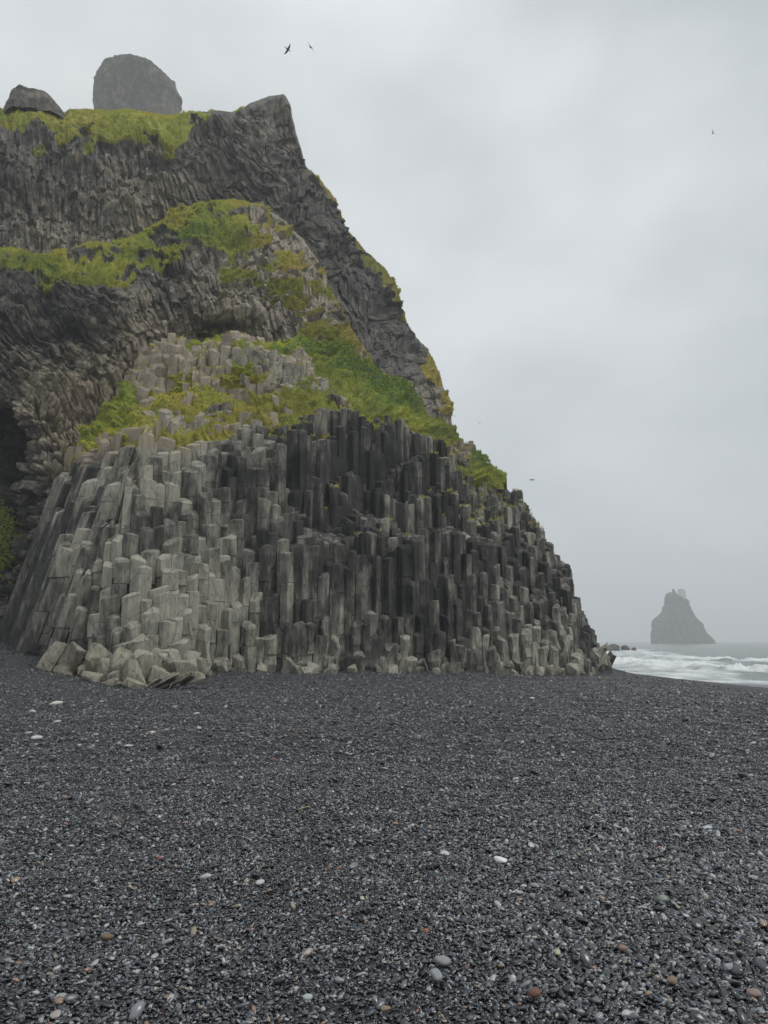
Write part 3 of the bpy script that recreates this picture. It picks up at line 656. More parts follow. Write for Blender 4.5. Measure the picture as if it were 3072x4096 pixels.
def sea_mat():
    t = NT('sea_water')
    n = t.noise(.5, 8, .65, t.mapping((1, .5, 1))); n2 = t.noise(1.4, 8, .7)
    f = t.attr('foam')
    fm = t.ramp(t.math('ADD', f, t.math('MULTIPLY', t.math('SUBTRACT', n2, .5), .9)), [(.25, (0, 0, 0)), (1.0, (1, 1, 1))])
    col = t.mix(fm, (.10, .125, .12), (.72, .745, .75))
    ro = t.math('ADD', .22, t.math('MULTIPLY', fm, .5))
    return t.done(col, ro, t.bump(t.math('ADD', n, t.math('MULTIPLY', n2, .4)), .6, 1), .5)
o = mesh_np('sea', np.stack([X, Yy, Z], -1).reshape(-1, 3), grid_faces(*X.shape), sea_mat(), dict(foam=foam.ravel()), smooth=True)
tag(o, kind='structure')

# ------------------------------------------------------------------ grass tufts
def blades(P0, N0, gc, nb, lmin, lmax, w, droop, mat, name, spread=.6, parent=None):
    n = len(P0); P = np.repeat(P0, nb, 0); N = np.repeat(N0, nb, 0); g = np.repeat(gc, nb)
    k = len(P); P = P + (R.random((k, 3)) - .5) * .16
    d = N * .8 + np.array([0, 0, .55]) + (R.random((k, 3)) - .5) * 2 * spread
    d /= np.linalg.norm(d, axis=1, keepdims=True)
    ln = (lmin + (lmax - lmin) * R.random(k) ** 1.5)[:, None]
    mid = P + d * ln * .5
    tip = P + d * ln * .85 + np.array([0, 0, -1]) * ln * droop * (.4 + R.random((k, 1)))
    s = np.cross(d, R.random((k, 3)) - .5); s /= np.linalg.norm(s, axis=1, keepdims=True) + 1e-9
    wv = s * (w * (.6 + .8 * R.random((k, 1))))
    V = np.stack([P - wv, P + wv, mid + wv * .7, mid - wv * .7, tip], 1).reshape(-1, 3)
    b = np.arange(k)[:, None] * 5
    T = np.concatenate([b + np.array([[0, 1, 2]]), b + np.array([[0, 2, 3]]), b + np.array([[3, 2, 4]])], 0)
    o = mesh_np(name, V, T, mat, dict(gcol=np.repeat(g, 5), var=np.repeat(R.random(k), 5)), smooth=False)
    return o
def sample(P, A, dens, thr=.52, cond=None):
    dv = np.gradient(P, axis=0); du = np.gradient(P, axis=1); n = np.cross(dv, du); ar = np.linalg.norm(n, axis=-1)
    n = n / (ar[..., None] + 1e-9); n = np.where(n[..., 1:2] > 0, -n, n)
    m = A['grass'] > thr
    if cond is not None: m &= cond
    p = np.where(m, np.minimum(ar, .2) * dens, 0)
    cnt = R.poisson(p); idx = np.repeat(np.arange(p.size), cnt.ravel())
    return P.reshape(-1, 3)[idx], n.reshape(-1, 3)[idx], A['gcol'].ravel()[idx]
gp = [sample(PF, AF, 12, .62), sample(PN, AN, 20, .6), sample(PS, AS, 34, .58)]
pc = [len(g[0]) for g in gp]; print('tufts', pc)
names = [('grass', .09, .28, .02), ('grass', .08, .24, .018), ('grass', .05, .18, .014)]
for (P0, N0, g0_), (nm, a, b, w) in zip(gp, names):
    o = blades(P0, N0, g0_, 7, a, b, w, .55, M_grass, nm); tag(o, kind='stuff')
# grassy tufts on ledges among the columns (yellow-green)
Pt, Nt_, Gt = [], [], []
for (sc_, V, F_, u, v, i, j) in cols:
    top = V[-1]
    ledge = incol[i, j] and 470 < v < 545 and 330 < u < 520 and rnd.random() < .16
    ledge |= incol[i, j] and v < vct(u) + 12 and rnd.random() < .55
    ledge |= incol[i, j] and 440 < u < 510 and v < vct(u) + 40 and rnd.random() < .5
    ledge |= incol[i, j] and u < 330 and 470 < v < 500 and rnd.random() < .05
    ledge |= (not incol[i, j]) and rnd.random() < .3
    if ledge:
        for q in range(5): Pt.append(top + np.array([(rnd.random() - .5) * .5, (rnd.random() - .6) * .5, -.02])); Nt_.append((0, -.2, 1)); Gt.append(.35 + .55 * rnd.random())
o = blades(np.array(Pt), np.array(Nt_), np.array(Gt), 9, .08, .26, .014, .5, M_grass, 'ledge_grass'); tag(o, kind='stuff')
# leafy plants on the right-hand slope and in the cave mouth
U_ = np.repeat(usS[None], PS.shape[0], 0)
ru, rv = uv(PS[..., 0], PS[..., 1], PS[..., 2])
cond = (fbm(ru / 12, rv / 7, 0, 3, 66) + 1.0 - np.abs(gSc(ru, rv) - .05) * 4.5) > .25
pl = sample(PS, AS, 7, .5, cond & (ru > 285) & (ru < 430))
ruN, rvN = uv(PN[..., 0], PN[..., 1], PN[..., 2])
AN2 = dict(AN); AN2['grass'] = np.ones_like(AN['grass'])
cv_ = (np.exp(-((ruN - 2) / 9) ** 2 - ((rvN - 540) / 34) ** 2) + .35 * fbm(ruN / 7, rvN / 9, 0, 3, 68)) > .35
plc = sample(PN, AN2, 26, .5, cv_)
pl = [np.concatenate([a, b]) for a, b in zip(pl, plc)]
def leaves(P0, N0, nb, size, name):
    n = len(P0); k = n * nb; P = np.repeat(P0, nb, 0) + np.repeat(N0, nb, 0) * (R.random((k, 1)) * .3) + (R.random((k, 3)) - .5) * .35
    a = R.normal(size=(k, 3)); a[:, 2] *= .5; a /= np.linalg.norm(a, axis=1, keepdims=True); b = np.cross(a, R.normal(size=(k, 3))); b /= np.linalg.norm(b, axis=1, keepdims=True)
    s = (size * (.6 + .8 * R.random((k, 1))))
    V = np.stack([P - a * s, P + b * s * .55, P + a * s, P - b * s * .55], 1).reshape(-1, 3)
    T = np.arange(k * 4).reshape(-1, 4)
    return mesh_np(name, V, T, M_leaf, dict(gcol=np.repeat(R.random(k), 4), var=np.repeat(R.random(k), 4)))
o = leaves(pl[0], pl[1], 10, .075, 'leafy_ground_cover'); tag(o, kind='stuff'); print('leafy', len(pl[0]))

# ------------------------------------------------------------------ loose rocks
def angular(name, dims, seed, mat, parent=None, bev=.06, sub=True):
    r = random.Random(seed); bm = bmesh.new()
    for q in range(15):
        v = Vector((r.uniform(-1, 1), r.uniform(-1, 1), r.uniform(-1, 1)))
        m = max(abs(c) for c in v) or 1
        v = v / m * r.uniform(.8, 1) * .5 if r.random() < .7 else v.normalized() * .55
        bm.verts.new((v.x * dims[0], v.y * dims[1], v.z * dims[2]))
    bmesh.ops.convex_hull(bm, input=bm.verts[:])
    bmesh.ops.delete(bm, geom=[v for v in bm.verts if not v.link_faces], context='VERTS')
    bmesh.ops.bevel(bm, geom=bm.edges[:], offset=bev * min(dims), segments=2, affect='EDGES', profile=.6)
    bmesh.ops.triangulate(bm, faces=bm.faces[:])
    if sub: bmesh.ops.subdivide_edges(bm, edges=[e for e in bm.edges if e.calc_length() > .2 * max(dims)], cuts=2, use_grid_fill=True)
    co = np.array([v.co[:] for v in bm.verts])
    n = fbm(co[:, 0] * 3 / dims[0] + seed, co[:, 1] * 3 / dims[1], co[:, 2] * 3 / dims[2], 3, seed) * .06 * min(dims)
    for v, d in zip(bm.verts, n): v.co += v.co.normalized() * d
    me = bpy.data.meshes.new(name); bm.to_mesh(me); bm.free()
    for kk, val in (('tint', .75), ('warm', .05), ('var', r.random())):
        at = me.attributes.new(kk, 'FLOAT', 'POINT'); at.data.foreach_set('value', np.full(len(me.vertices), val, np.float32))
    me.materials.append(mat)
    o = bpy.data.objects.new(name, me); C.objects.link(o)
    return o
# (u, v of the foot, depth, size xyz, tilt, label)
toe = [(52, 672, 35.0, (1.3, 1.2, 2.6), (.2, .5, .3), 'tall pale slab leaning at the left corner of the column cliff foot'),
       (72, 676, 34.2, (1.2, 1.1, 2.5), (.1, .6, -.4), 'pale slanting slab second from the left corner of the cliff foot'),
       (64, 680, 33.6, (1.3, .9, .7), (.1, .2, .8), 'low grey block lying before the two leaning slabs'),
       (96, 684, 32.6, (1.6, 1.2, 2.2), (.2, .35, .2), 'broad rounded grey boulder right of the leaning slabs'),
       (90, 690, 31.4, (1.5, .9, .6), (.05, .15, .1), 'flat dark slab in front of the broad rounded boulder'),
       (118, 684, 32.4, (1.2, 1.1, 2.3), (.1, .3, .7), 'upright light grey block with a pointed bright top'),
       (136, 688, 31.6, (1.6, 1.2, 2.4), (.15, .3, .1), 'large dark sided block with a bright tip in the middle of the pile'),
       (152, 682, 32.2, (1.1, 1.0, 2.6), (.05, .1, .5), 'tall narrow pale block behind the layered toe rock'),
       (112, 694, 30.6, (1.4, .8, .5), (.1, .25, .3), 'thin tilted pale slab at the lower edge of the pile'),
       (135, 697, 30.2, (1.7, .9, .55), (.1, .3, -.1), 'long thin tilted slab just left of the layered toe rock'),
       (182, 680, 33.2, (1.7, 1.3, 1.6), (.2, .2, .3), 'yellowish crumpled block right of the layered toe rock'),
       (200, 672, 35.0, (1.3, 1.2, 1.5), (.1, .1, .9), 'rightmost pale knob of the boulder pile beside the dark notch')]
for q, (u, v, Y, dm, rt, lb) in enumerate(toe):
    dm = tuple(c_ * .72 for c_ in dm); o = angular('boulder', dm, 300 + q * 7, M_pale); p = pt(u, v, Y); gz = float(ground(p[0], p[1]))
    o.location = (p[0], p[1], gz + dm[2] * .36); o.rotation_euler = rt; tag(o, lb, 'boulder', 'boulders at the foot of the columns')
for q in range(56):
    u = rnd.triangular(46, 218, 120); v = 668 + 24 * math.exp(-((u - 135) / 50) ** 2) * rnd.random() ** .6 + 4 * rnd.random(); Y = np.interp(v, [665, 697], [36.5, 30.2])
    s_b = .3 + .75 * rnd.random() ** 1.5; dm = (s_b * 1.1, s_b * .9, s_b * (.7 + rnd.random())); o = angular('rubble_block', dm, 1300 + q, M_pale, sub=False, bev=.05); p = pt(u, v, Y)
    o.location = (p[0], p[1], float(ground(p[0], p[1])) + dm[2] * .25); o.rotation_euler = (rnd.uniform(-.5, .5), rnd.uniform(-.3, .6), rnd.uniform(0, 3))
    tag(o, 'broken pale basalt block in the rubble at the left foot of the columns', 'rock', 'rubble at the left foot of the columns')
# layered toe rock: a stack of thin tilted slabs in one mesh
toeobj = bpy.data.objects.new('layered_rock', None); C.objects.link(toeobj); p = pt(168, 694, 30.6); toeobj.location = (p[0], p[1], float(ground(p[0], p[1])))
tag(toeobj, 'yellow-brown rock of thin tilted layers at the foremost tip of the outcrop', 'rock')
for q in range(9):
    o = angular('slab', (1.5 - .06 * q + .3 * rnd.random(), .9, .22), 500 + q, M_pale, bev=.15); o.parent = toeobj
    o.location = (-.75 + q * .2, (q % 3) * .28 - .1, .12 + .06 * (q % 4) + .03 * q); o.rotation_euler = (.15, -.45, .25 * (q % 3) - .2)
# small boulders along the cliff foot to the right and at the far right corner
foot = [(222, 672, 36.6), (262, 674, 37.2), (287, 676, 36.9), (296, 675, 37.1), (330, 675, 38), (352, 674, 38.8), (392, 675, 39.3), (420, 677, 39.9), (437, 677, 40.4), (455, 677, 40.9), (498, 679, 42), (515, 680, 42.3), (540, 680, 43.3), (560, 679, 44.2), (575, 680, 44.9), (590, 678, 46.4)]
bold = ['small', 'squat', 'pointed', 'rounded']
for q, (u, v, Y) in enumerate(foot):
    s = .38 + .42 * rnd.random(); dm = (s * 1.2, s, s * (1.1 + .9 * rnd.random())); o = angular('foot_rock', dm, 700 + q, M_pale if q % 2 else M_col)
    p = pt(u, v, Y); gz = float(ground(p[0], p[1])); o.location = (p[0], p[1], gz + dm[2] * .22); o.rotation_euler = (rnd.uniform(-.3, .3), rnd.uniform(-.3, .3), rnd.uniform(0, 3))
    tag(o, 'small wave-worn grey rock half buried in black pebbles along the foot of the columns', 'rock', 'worn rocks along the foot of the columns')
for q, (u, v, Y, s, lb) in enumerate([(594, 668, 51.5, 1.6, 'rounded dark boulder under the last column at the right end of the cliff'), (602, 668, 52.5, 1.3, 'outermost round boulder at the right end of the cliff against the surf')]):
    o = angular('corner_boulder', (s, s, s * 1.35), 900 + q, M_col, bev=.2); p = pt(u, v, Y); o.location = (p[0], p[1], float(ground(p[0], p[1])) + s * .45); tag(o, lb, 'boulder', 'boulders at the right end of the cliff')

# ------------------------------------------------------------------ pebbles
def peb_mat(name, stops, rough=.2, spec=.8):
    t = NT(name)
    oi = t.N('ShaderNodeObjectInfo').outputs['Random']
    n = t.noise(60, 4, .7)
    col = t.ramp(oi, stops)
    cc = t.ramp(n, [(.2, (.6, .6, .6)), (.8, (1.35, 1.35, 1.35))])
    col = t.mix(1.0, col, cc, 'MULTIPLY')
    return t.done(col, rough, t.bump(n, .001, .5), spec)
PM = peb_mat('black_pebble', [(0, (.005, .006, .007)), (.3, (.014, .016, .019)), (.58, (.038, .042, .05)), (.8, (.088, .095, .106)), (.915, (.22, .232, .245)), (.97, (.36, .36, .35)), (.975, (.2, .13, .09)), (.985, (.25, .19, .13)), (.993, (.14, .2, .17)), (1, (.3, .12, .08))])
def pebble_mesh(name, seed, dims, mat, sub=2):
    bm = bmesh.new(); bmesh.ops.create_icosphere(bm, subdivisions=sub, radius=.5)
    r = random.Random(seed); o_ = seed * 3.7
    co = np.array([v.co[:] for v in bm.verts]); d = 1 + .22 * vn(co[:, 0] * 2 + o_, co[:, 1] * 2, co[:, 2] * 2, seed) + .10 * vn(co[:, 0] * 4 + o_, co[:, 1] * 4, co[:, 2] * 4, seed)
    for v, q in zip(bm.verts, d): v.co = Vector((v.co.x * dims[0] * q, v.co.y * dims[1] * q, v.co.z * dims[2] * q))
    for f in bm.faces: f.smooth = True
    me = bpy.data.meshes.new(name); bm.to_mesh(me); bm.free(); me.materials.append(mat); return me
pc = bpy.data.collections.new('pebble_kinds')
for q in range(8):
    dm = [(1, .62, .34), (1, .75, .4), (1, .5, .3), (.9, .8, .3), (1, .45, .35), (1, .7, .5), (.85, .6, .42), (1, .58, .26)][q]
    pc.objects.link(bpy.data.objects.new('pebble_kind', pebble_mesh('pebble_kind', q + 1, dm, PM)))
def scatter(y0, y1, dens, size, var, lift, seed, xlim=.62):
    n = int(dens * xlim * (y1 * y1 - y0 * y0)) ; rr = np.random.default_rng(seed); xlim0 = xlim; xlim = 1.0 if y0 < 12 else .85; n = int(n * xlim / xlim0)
    yy = np.sqrt(y0 * y0 + (y1 * y1 - y0 * y0) * rr.random(n)); xx = (rr.random(n) * 2 - 1) * xlim * yy
    keep = (xx < 16.8); xx, yy = xx[keep], yy[keep]; n = len(xx)
    clump = fbm(xx / .5, yy / .45, 0, 3, 101)
    s = size * np.exp(rr.normal(size=n) * var) * (1 + .35 * ss(.0, 1.8, xx) * ss(9, 5, yy)) * (1 + .15 * clump)
    zz = ground(xx, yy) + (.05 * fbm(xx / 1.6, yy / 1.2, 0, 3, 5) + .055 * fbm(xx / .34, yy / .3, 0, 2, 9) * ss(5, 14, yy) + .012 * fbm(xx / .12, yy / .1, 0, 2, 19)) * ss(-2, 3, yy)
    zz += lift * rr.random(n) * size + s * .08
    rot = np.stack([rr.normal(size=n) * .45, rr.normal(size=n) * .45, rr.random(n) * 6.283], -1)
    return np.stack([xx, yy, zz], -1), s, rot
sets = [scatter(3.0, 6.5, 3200, .0265, .28, .55, 1), scatter(6.5, 11, 1900, .0285, .3, .5, 2), scatter(11, 19, 620, .036, .3, .4, 3), scatter(19, 34, 90, .055, .32, .3, 4), scatter(32, 60, 26, .075, .35, .25, 7, .7), scatter(3.0, 9, 40, .048, .28, .6, 5), scatter(9, 22, 10, .07, .3, .5, 6)]
PP = np.concatenate([s[0] for s in sets]); SS = np.concatenate([s[1] for s in sets]); RR = np.concatenate([s[2] for s in sets])
print('pebbles', len(PP))
me = bpy.data.meshes.new('pebbles'); me.vertices.add(len(PP)); me.vertices.foreach_set('co', PP.astype(np.float32).ravel())
a = me.attributes.new('psize', 'FLOAT', 'POINT'); a.data.foreach_set('value', SS.astype(np.float32))
a = me.attributes.new('prot', 'FLOAT_VECTOR', 'POINT'); a.data.foreach_set('vector', RR.astype(np.float32).ravel())
a = me.attributes.new('pidx', 'INT', 'POINT'); a.data.foreach_set('value', R.integers(0, 8, len(PP)).astype(np.int32))
po = bpy.data.objects.new('pebbles', me); C.objects.link(po); tag(po, kind='stuff')
ng = bpy.data.node_groups.new('scatter_pebbles', 'GeometryNodeTree')
ng.interface.new_socket('Geometry', in_out='INPUT', socket_type='NodeSocketGeometry'); ng.interface.new_socket('Geometry', in_out='OUTPUT', socket_type='NodeSocketGeometry')
gi = ng.nodes.new('NodeGroupInput'); go = ng.nodes.new('NodeGroupOutput')
ip = ng.nodes.new('GeometryNodeInstanceOnPoints'); inf = ng.nodes.new('GeometryNodeCollectionInfo'); inf.inputs['Collection'].default_value = pc; inf.inputs['Separate Children'].default_value = True; inf.inputs['Reset Children'].default_value = True
def named(n, t):
    q = ng.nodes.new('GeometryNodeInputNamedAttribute'); q.data_type = t; q.inputs['Name'].default_value = n; return [s for s in q.outputs if s.enabled][0]
ng.links.new(gi.outputs[0], ip.inputs['Points']); ng.links.new(inf.outputs[0], ip.inputs['Instance']); ip.inputs['Pick Instance'].default_value = True
ng.links.new(named('pidx', 'INT'), ip.inputs['Instance Index']); ng.links.new(named('prot', 'FLOAT_VECTOR'), ip.inputs['Rotation']); ng.links.new(named('psize', 'FLOAT'), ip.inputs['Scale'])
ng.links.new(ip.outputs[0], go.inputs[0])
md = po.modifiers.new('scatter', 'NODES'); md.node_group = ng

def stone(name, u, v, px, dims, col, label, seed, rz, lift=.3, cat='pebble'):
    m = bpy.data.materials.get('stone_%s' % name + str(seed)) or plain('stone_%d' % seed, col, .6, .25, 40)
    me = pebble_mesh(name, seed, dims, m, 3); o = bpy.data.objects.new(name, me); C.objects.link(o)
    p = on_beach(u / 2.1602, v / 2.1602); s = px * math.hypot(p.x, p.y, 1.7) / F
    o.scale = (s, s, s); o.location = p + Vector((0, 0, s * dims[2] * lift + .026)); o.rotation_euler = (rnd.uniform(-.2, .3), rnd.uniform(-.2, .2), rz)
    return tag(o, label, cat)
ST = [(1080, 1868, 12, (1, .7, .35), (.62, .62, .62), 'white flat pebble, largest pale one right of the picture centre', -.6),
      (962, 1853, 10, (1, .75, .3), (.38, .40, .41), 'light grey flat pebble just left of the white one', .5),
      (562, 1917, 8.5, (1, .95, .45), (.42, .44, .42), 'round pale grey pebble alone on the left half of the foreground', .2),
      (920, 2029, 8, (1, .8, .7), (.24, .09, .06), 'brick red angular pebble above the grey pair', .9),
      (957, 2092, 13, (1, .85, .5), (.22, .23, .24), 'round mid grey pebble above the elongated grey one', .1),
      (943, 2122, 15, (1, .5, .4), (.24, .25, .26), 'elongated pear shaped grey pebble below the round grey one', -1.1),
      (1155, 2162, 10, (1, .85, .6), (.14, .075, .05), 'brown pebble near the bottom edge right of the grey pair', .3),
      (782, 1952, 7, (1, .6, .4), (.36, .38, .28), 'small pale greenish chip near the picture centre line', 1.9),
      (230, 2039, 10, (1, .6, .5), (.14, .10, .06), 'tan brown pebble in the lower left foreground', .2),
      (130, 2172, 10, (1, .7, .5), (.27, .28, .27), 'grey oval pebble near the bottom left corner', .8),
      (1530, 1799, 10, (1, .6, .4), (.42, .45, .47), 'pale bluish pebble at the right side of the beach', .1),
      (78, 1600, 9, (1, .7, .4), (.45, .46, .45), 'light grey stone at the left edge below the boulder pile', .6),
      (122, 1524, 11, (1, .5, .35), (.48, .47, .44), 'pale flat slab lying on the beach before the boulder pile', .2),
      (1453, 2134, 11, (1, .8, .5), (.19, .14, .10), 'sandy brown pebble in the lower right foreground', .5),
      (1345, 2062, 9, (1, .6, .5), (.24, .16, .13), 'pinkish oblong pebble in the right foreground', -.8),
      (1630, 2164, 12, (1, .65, .5), (.25, .19, .165), 'pale pink pebble by the bottom right corner', -.5),
      (345, 1864, 4.5, (1, .8, .7), (.45, .05, .03), 'tiny bright red pebble left of the round pale grey one', 0),
      (1575, 2105, 10, (1, .6, .5), (.25, .26, .28), 'bluish grey pebble above the pale pink corner pebble', .4),
      (1205, 2070, 8, (1, .7, .4), (.36, .34, .24), 'yellowish grey pebble left of the pinkish oblong one', 1.2),
      (1435, 1995, 8, (1, .55, .4), (.3, .31, .31), 'slim grey pebble standing out above the pinkish oblong one', 1.3),
      (1150, 1512, 5, (1, .7, .5), (.5, .48, .42), 'small cream stone in the middle distance before the columns', 0),
      (665, 2170, 9, (1, .7, .45), (.32, .36, .34), 'pale green-grey pebble at the bottom between brown and grey ones', .5),
      (832, 2195, 8, (1, .7, .5), (.22, .16, .10), 'orange brown pebble at the bottom centre', .2),
      (300, 2202, 9, (1, .7, .5), (.25, .26, .25), 'smooth grey pebble on the bottom edge at the left', 1)]
for q, (u, v, px, dm, cl, lb, rz) in enumerate(ST): stone('pebble', u, min(v, 2205), px, dm, cl, lb, 40 + q, rz)
# pale scree before the boulder pile
pale_m = [plain('scree_pale', (.40, .39, .35), .7, .25, 30), plain('scree_grey', (.24, .245, .24), .7, .25, 30)]
pm = [pebble_mesh('scree_stone', 200 + q, [(1, .7, .35), (1, .5, .3), (1, .8, .5)][q % 3], pale_m[q % 2]) for q in range(6)]
for q in range(60):
    u = rnd.triangular(0, 470, 180); v = 1475 + 150 * rnd.random() ** 1.3 + .04 * abs(u - 200)
    if 90 < u < 380 and v < 1500: continue
    p = on_beach(u / 2.16, v / 2.16)
    o = bpy.data.objects.new('scree_stone', pm[q % 6]); C.objects.link(o); s = .06 + .13 * rnd.random() ** 3
    o.scale = (s, s, s); o.location = p + Vector((0, 0, s * .12)); o.rotation_euler = (rnd.uniform(-.2, .2), rnd.uniform(-.2, .2), rnd.uniform(0, 6))
    tag(o, 'small pale flat stone scattered on black pebbles before the boulder pile', 'stone', 'pale stones before the boulder pile')
# straw stalk
p = on_beach(655 / 2.16, 1752 / 2.16)
me = bpy.data.curves.new('straw', 'CURVE'); me.dimensions = '3D'; me.bevel_depth = .0035; sp = me.splines.new('POLY'); sp.points.add(4)
for q, (a_, b_, c_) in enumerate([(-.05, -.03, .02), (-.02, -.01, .03), (.0, .0, .035), (.03, .03, .035), (.06, .05, .03)]): sp.points[q].co = (a_, b_, c_, 1)
tmp = bpy.data.objects.new('tmp', me); C.objects.link(tmp)
dg = bpy.context.evaluated_depsgraph_get(); ms = bpy.data.meshes.new_from_object(tmp.evaluated_get(dg)); bpy.data.objects.remove(tmp)
o = bpy.data.objects.new('straw_stalk', ms); ms.materials.clear(); ms.materials.append(plain('straw', (.42, .36, .2), .7)); C.objects.link(o); o.location = p
tag(o, 'thin yellow straw stalk lying on the black pebbles left of centre', 'straw')

# ------------------------------------------------------------------ birds
bird_dark = plain('bird_dark', (.022, .024, .026), .6); bird_white = plain('bird_white', (.8, .8, .78), .6); bird_grey = plain('bird_grey', (.2, .2, .2), .6)
def bird_mesh(fold, mat):
    """seabird, span 1, flying along +y, wings raised by fold; one continuous skin per body with wings"""
    bm = bmesh.new(); rings = []
    prof = [(.30, .006, 0), (.27, .022, .002), (.22, .034, .004), (.15, .045, 0), (.05, .058, -.004), (-.06, .052, -.004), (-.16, .032, 0), (-.24, .02, .004), (-.30, .028, .006)]
    for y_, r_, z_ in prof:
        fl = .45 if y_ < -.2 else 1
        rings.append([bm.verts.new((r_ * math.cos(a), y_, z_ + r_ * fl * math.sin(a))) for a in [i * math.pi / 4 for i in range(8)]])
    for a, b in zip(rings, rings[1:]):
        for i in range(8): bm.faces.new((a[i], a[(i + 1) % 8], b[(i + 1) % 8], b[i]))
    bm.faces.new(rings[0][::-1]); bm.faces.new(rings[-1])
    for s in (-1, 1):
        sec = [(.03, .11, -.05, 0), (.16, .13, -.03, fold * .09), (.30, .10, -.02, fold * .16), (.42, .03, -.04, fold * .19), (.50, -.05, -.07, fold * .2)]
        pr = None
        for x_, yf, yb, z_ in sec:
            th = .012 * (1 - x_)
            q = [bm.verts.new((s * x_, yf, z_)), bm.verts.new((s * x_, (yf + yb) / 2, z_ + th)), bm.verts.new((s * x_, yb, z_)), bm.verts.new((s * x_, (yf + yb) / 2, z_ - th))]
            if pr:
                for i in range(4): bm.faces.new((pr[i], pr[(i + 1) % 4], q[(i + 1) % 4], q[i]) if s > 0 else (pr[(i + 1) % 4], pr[i], q[i], q[(i + 1) % 4]))
            else: bm.faces.new(q)
            pr = q
        bm.faces.new(pr)
    bmesh.ops.recalc_face_normals(bm, faces=bm.faces[:])
    me = bpy.data.meshes.new('bird'); bm.to_mesh(me); bm.free(); me.materials.append(mat)
    for f in me.polygons: f.use_smooth = True
    return me
BM = [bird_mesh(.2, bird_dark), bird_mesh(1.4, bird_dark), bird_mesh(1.0, bird_grey)]
fl = [(621, 106, 47, .85, 0, (-.7, -35, -25), 'dark seabird gliding above the cliff, left one of the pair at the top'),
      (671, 102, 47, .85, 0, (.5, 10, 62), 'dark seabird with blunt wings, right one of the pair at the top'),
      (1540, 288, 60, .6, 1, (.2, 40, 40), 'lone dark seabird high over the sea at the right edge'),
      (982, 899, 80, .55, 1, (.4, 10, 15), 'tiny dark seabird close beside the steep cliff edge'),
      (1036, 914, 75, .75, 1, (.2, -10, 5), 'dark seabird with raised wings right of the cliff shoulder'),
      (1187, 958, 120, .7, 2, (.2, 0, 20), 'faint small seabird far out over the sea above the sea-stack side'),
      (1149, 1037, 75, .7, 0, (.9, 20, 15), 'dark seabird gliding level with the top of the columns'),
      (1321, 1108, 140, .5, 2, (.5, 0, 0), 'faintest speck of a seabird low over the sea'),
      (968, 843, 110, .6, 2, (.3, 0, 0), 'faint pale seabird next to the steep far ridge')]
for (u, v, Y, span, mi, (pi_, yw, rl), lb) in fl:
    o = bpy.data.objects.new('flying_bird', BM[mi]); C.objects.link(o); o.location = pt(u / 2.16, v / 2.16, Y)
    o.scale = (span,) * 3; o.rotation_euler = Matrix.Rotation(math.radians(-rl), 3, 'Y').to_4x4().to_euler()
    m = Matrix.Rotation(math.radians(rl), 4, 'Y') @ Matrix.Rotation(pi_ * 1.2, 4, 'X') @ Matrix.Rotation(math.radians(yw), 4, 'Z')
    o.rotation_euler = m.to_euler(); tag(o, lb, 'bird', 'seabirds in flight')
def perch_mesh():
    bm = bmesh.new(); prev = None
    for y_, z_, r_ in [(-.26, .10, .012), (-.16, .13, .05), (-.04, .15, .085), (.08, .18, .085), (.15, .24, .055), (.18, .30, .05), (.22, .32, .04), (.26, .31, .014), (.31, .30, .006)]:
        q = [bm.verts.new((r_ * math.cos(a), y_ , z_ + r_ * math.sin(a))) for a in [i * math.pi / 4 for i in range(8)]]
        if prev:
            for i in range(8): bm.faces.new((prev[i], prev[(i + 1) % 8], q[(i + 1) % 8], q[i]))
        else: bm.faces.new(q)
        prev = q
    bm.faces.new(prev)
    for s in (-.03, .03):
        r = bmesh.ops.create_cone(bm, cap_ends=True, segments=5, radius1=.008, radius2=.008, depth=.12, matrix=Matrix.Translation((s, 0, .03)))
    bmesh.ops.recalc_face_normals(bm, faces=bm.faces[:])
    me = bpy.data.meshes.new('perched_bird'); bm.to_mesh(me); bm.free(); me.materials.append(bird_white)
    for f in me.polygons: f.use_smooth = True
    return me
pmh = perch_mesh()
def nearest(u, v):
    best = None
    for P in (PF, PN, PS):
        a, b = uv(P[..., 0], P[..., 1], P[..., 2]); d = (a - u) ** 2 + (b - v) ** 2
        d = d + P[..., 1] * .02; i = np.unravel_index(np.argmin(d), d.shape)
        if best is None or d[i] < best[0]: best = (d[i], P[i])
    return best[1]
for (u, v, s, lb) in [(355 / 2, 1062 / 2, 1.1, 'white seabird resting on the bright green ledge left of the middle wall'), (1063, 1151, 1, 'white seabird on the ochre turf band of the middle shoulder'), (1152, 1190, 1, 'white seabird on a grass edge just right of the one on the turf band'),
                      (1523, 1486, 1.5, 'large white seabird on the turf rim before the dark far wall'), (1661, 1561, 1.2, 'white seabird on a turf hump near the far ridge foot'), (1711, 1634, 1.3, 'white seabird under the overhanging turf at the shoulder end'), (1946, 1860, 1, 'white seabird on the grassy bank above the right-hand columns'), (614, 1110, 1, 'white seabird on the dark edge below the central grass ledge')]:
    if u < 300: u, v = 355, 1062
    o = bpy.data.objects.new('perched_bird', pmh); C.objects.link(o); q = nearest(u / 4, v / 4)
    o.location = (q[0], q[1] - .25, q[2] + .05); o.scale = (.55 * s,) * 3; o.rotation_euler = (0, 0, rnd.choice([1.57, -1.57]) + rnd.uniform(-.5, .5)); tag(o, lb, 'bird', 'white seabirds resting on the cliff')

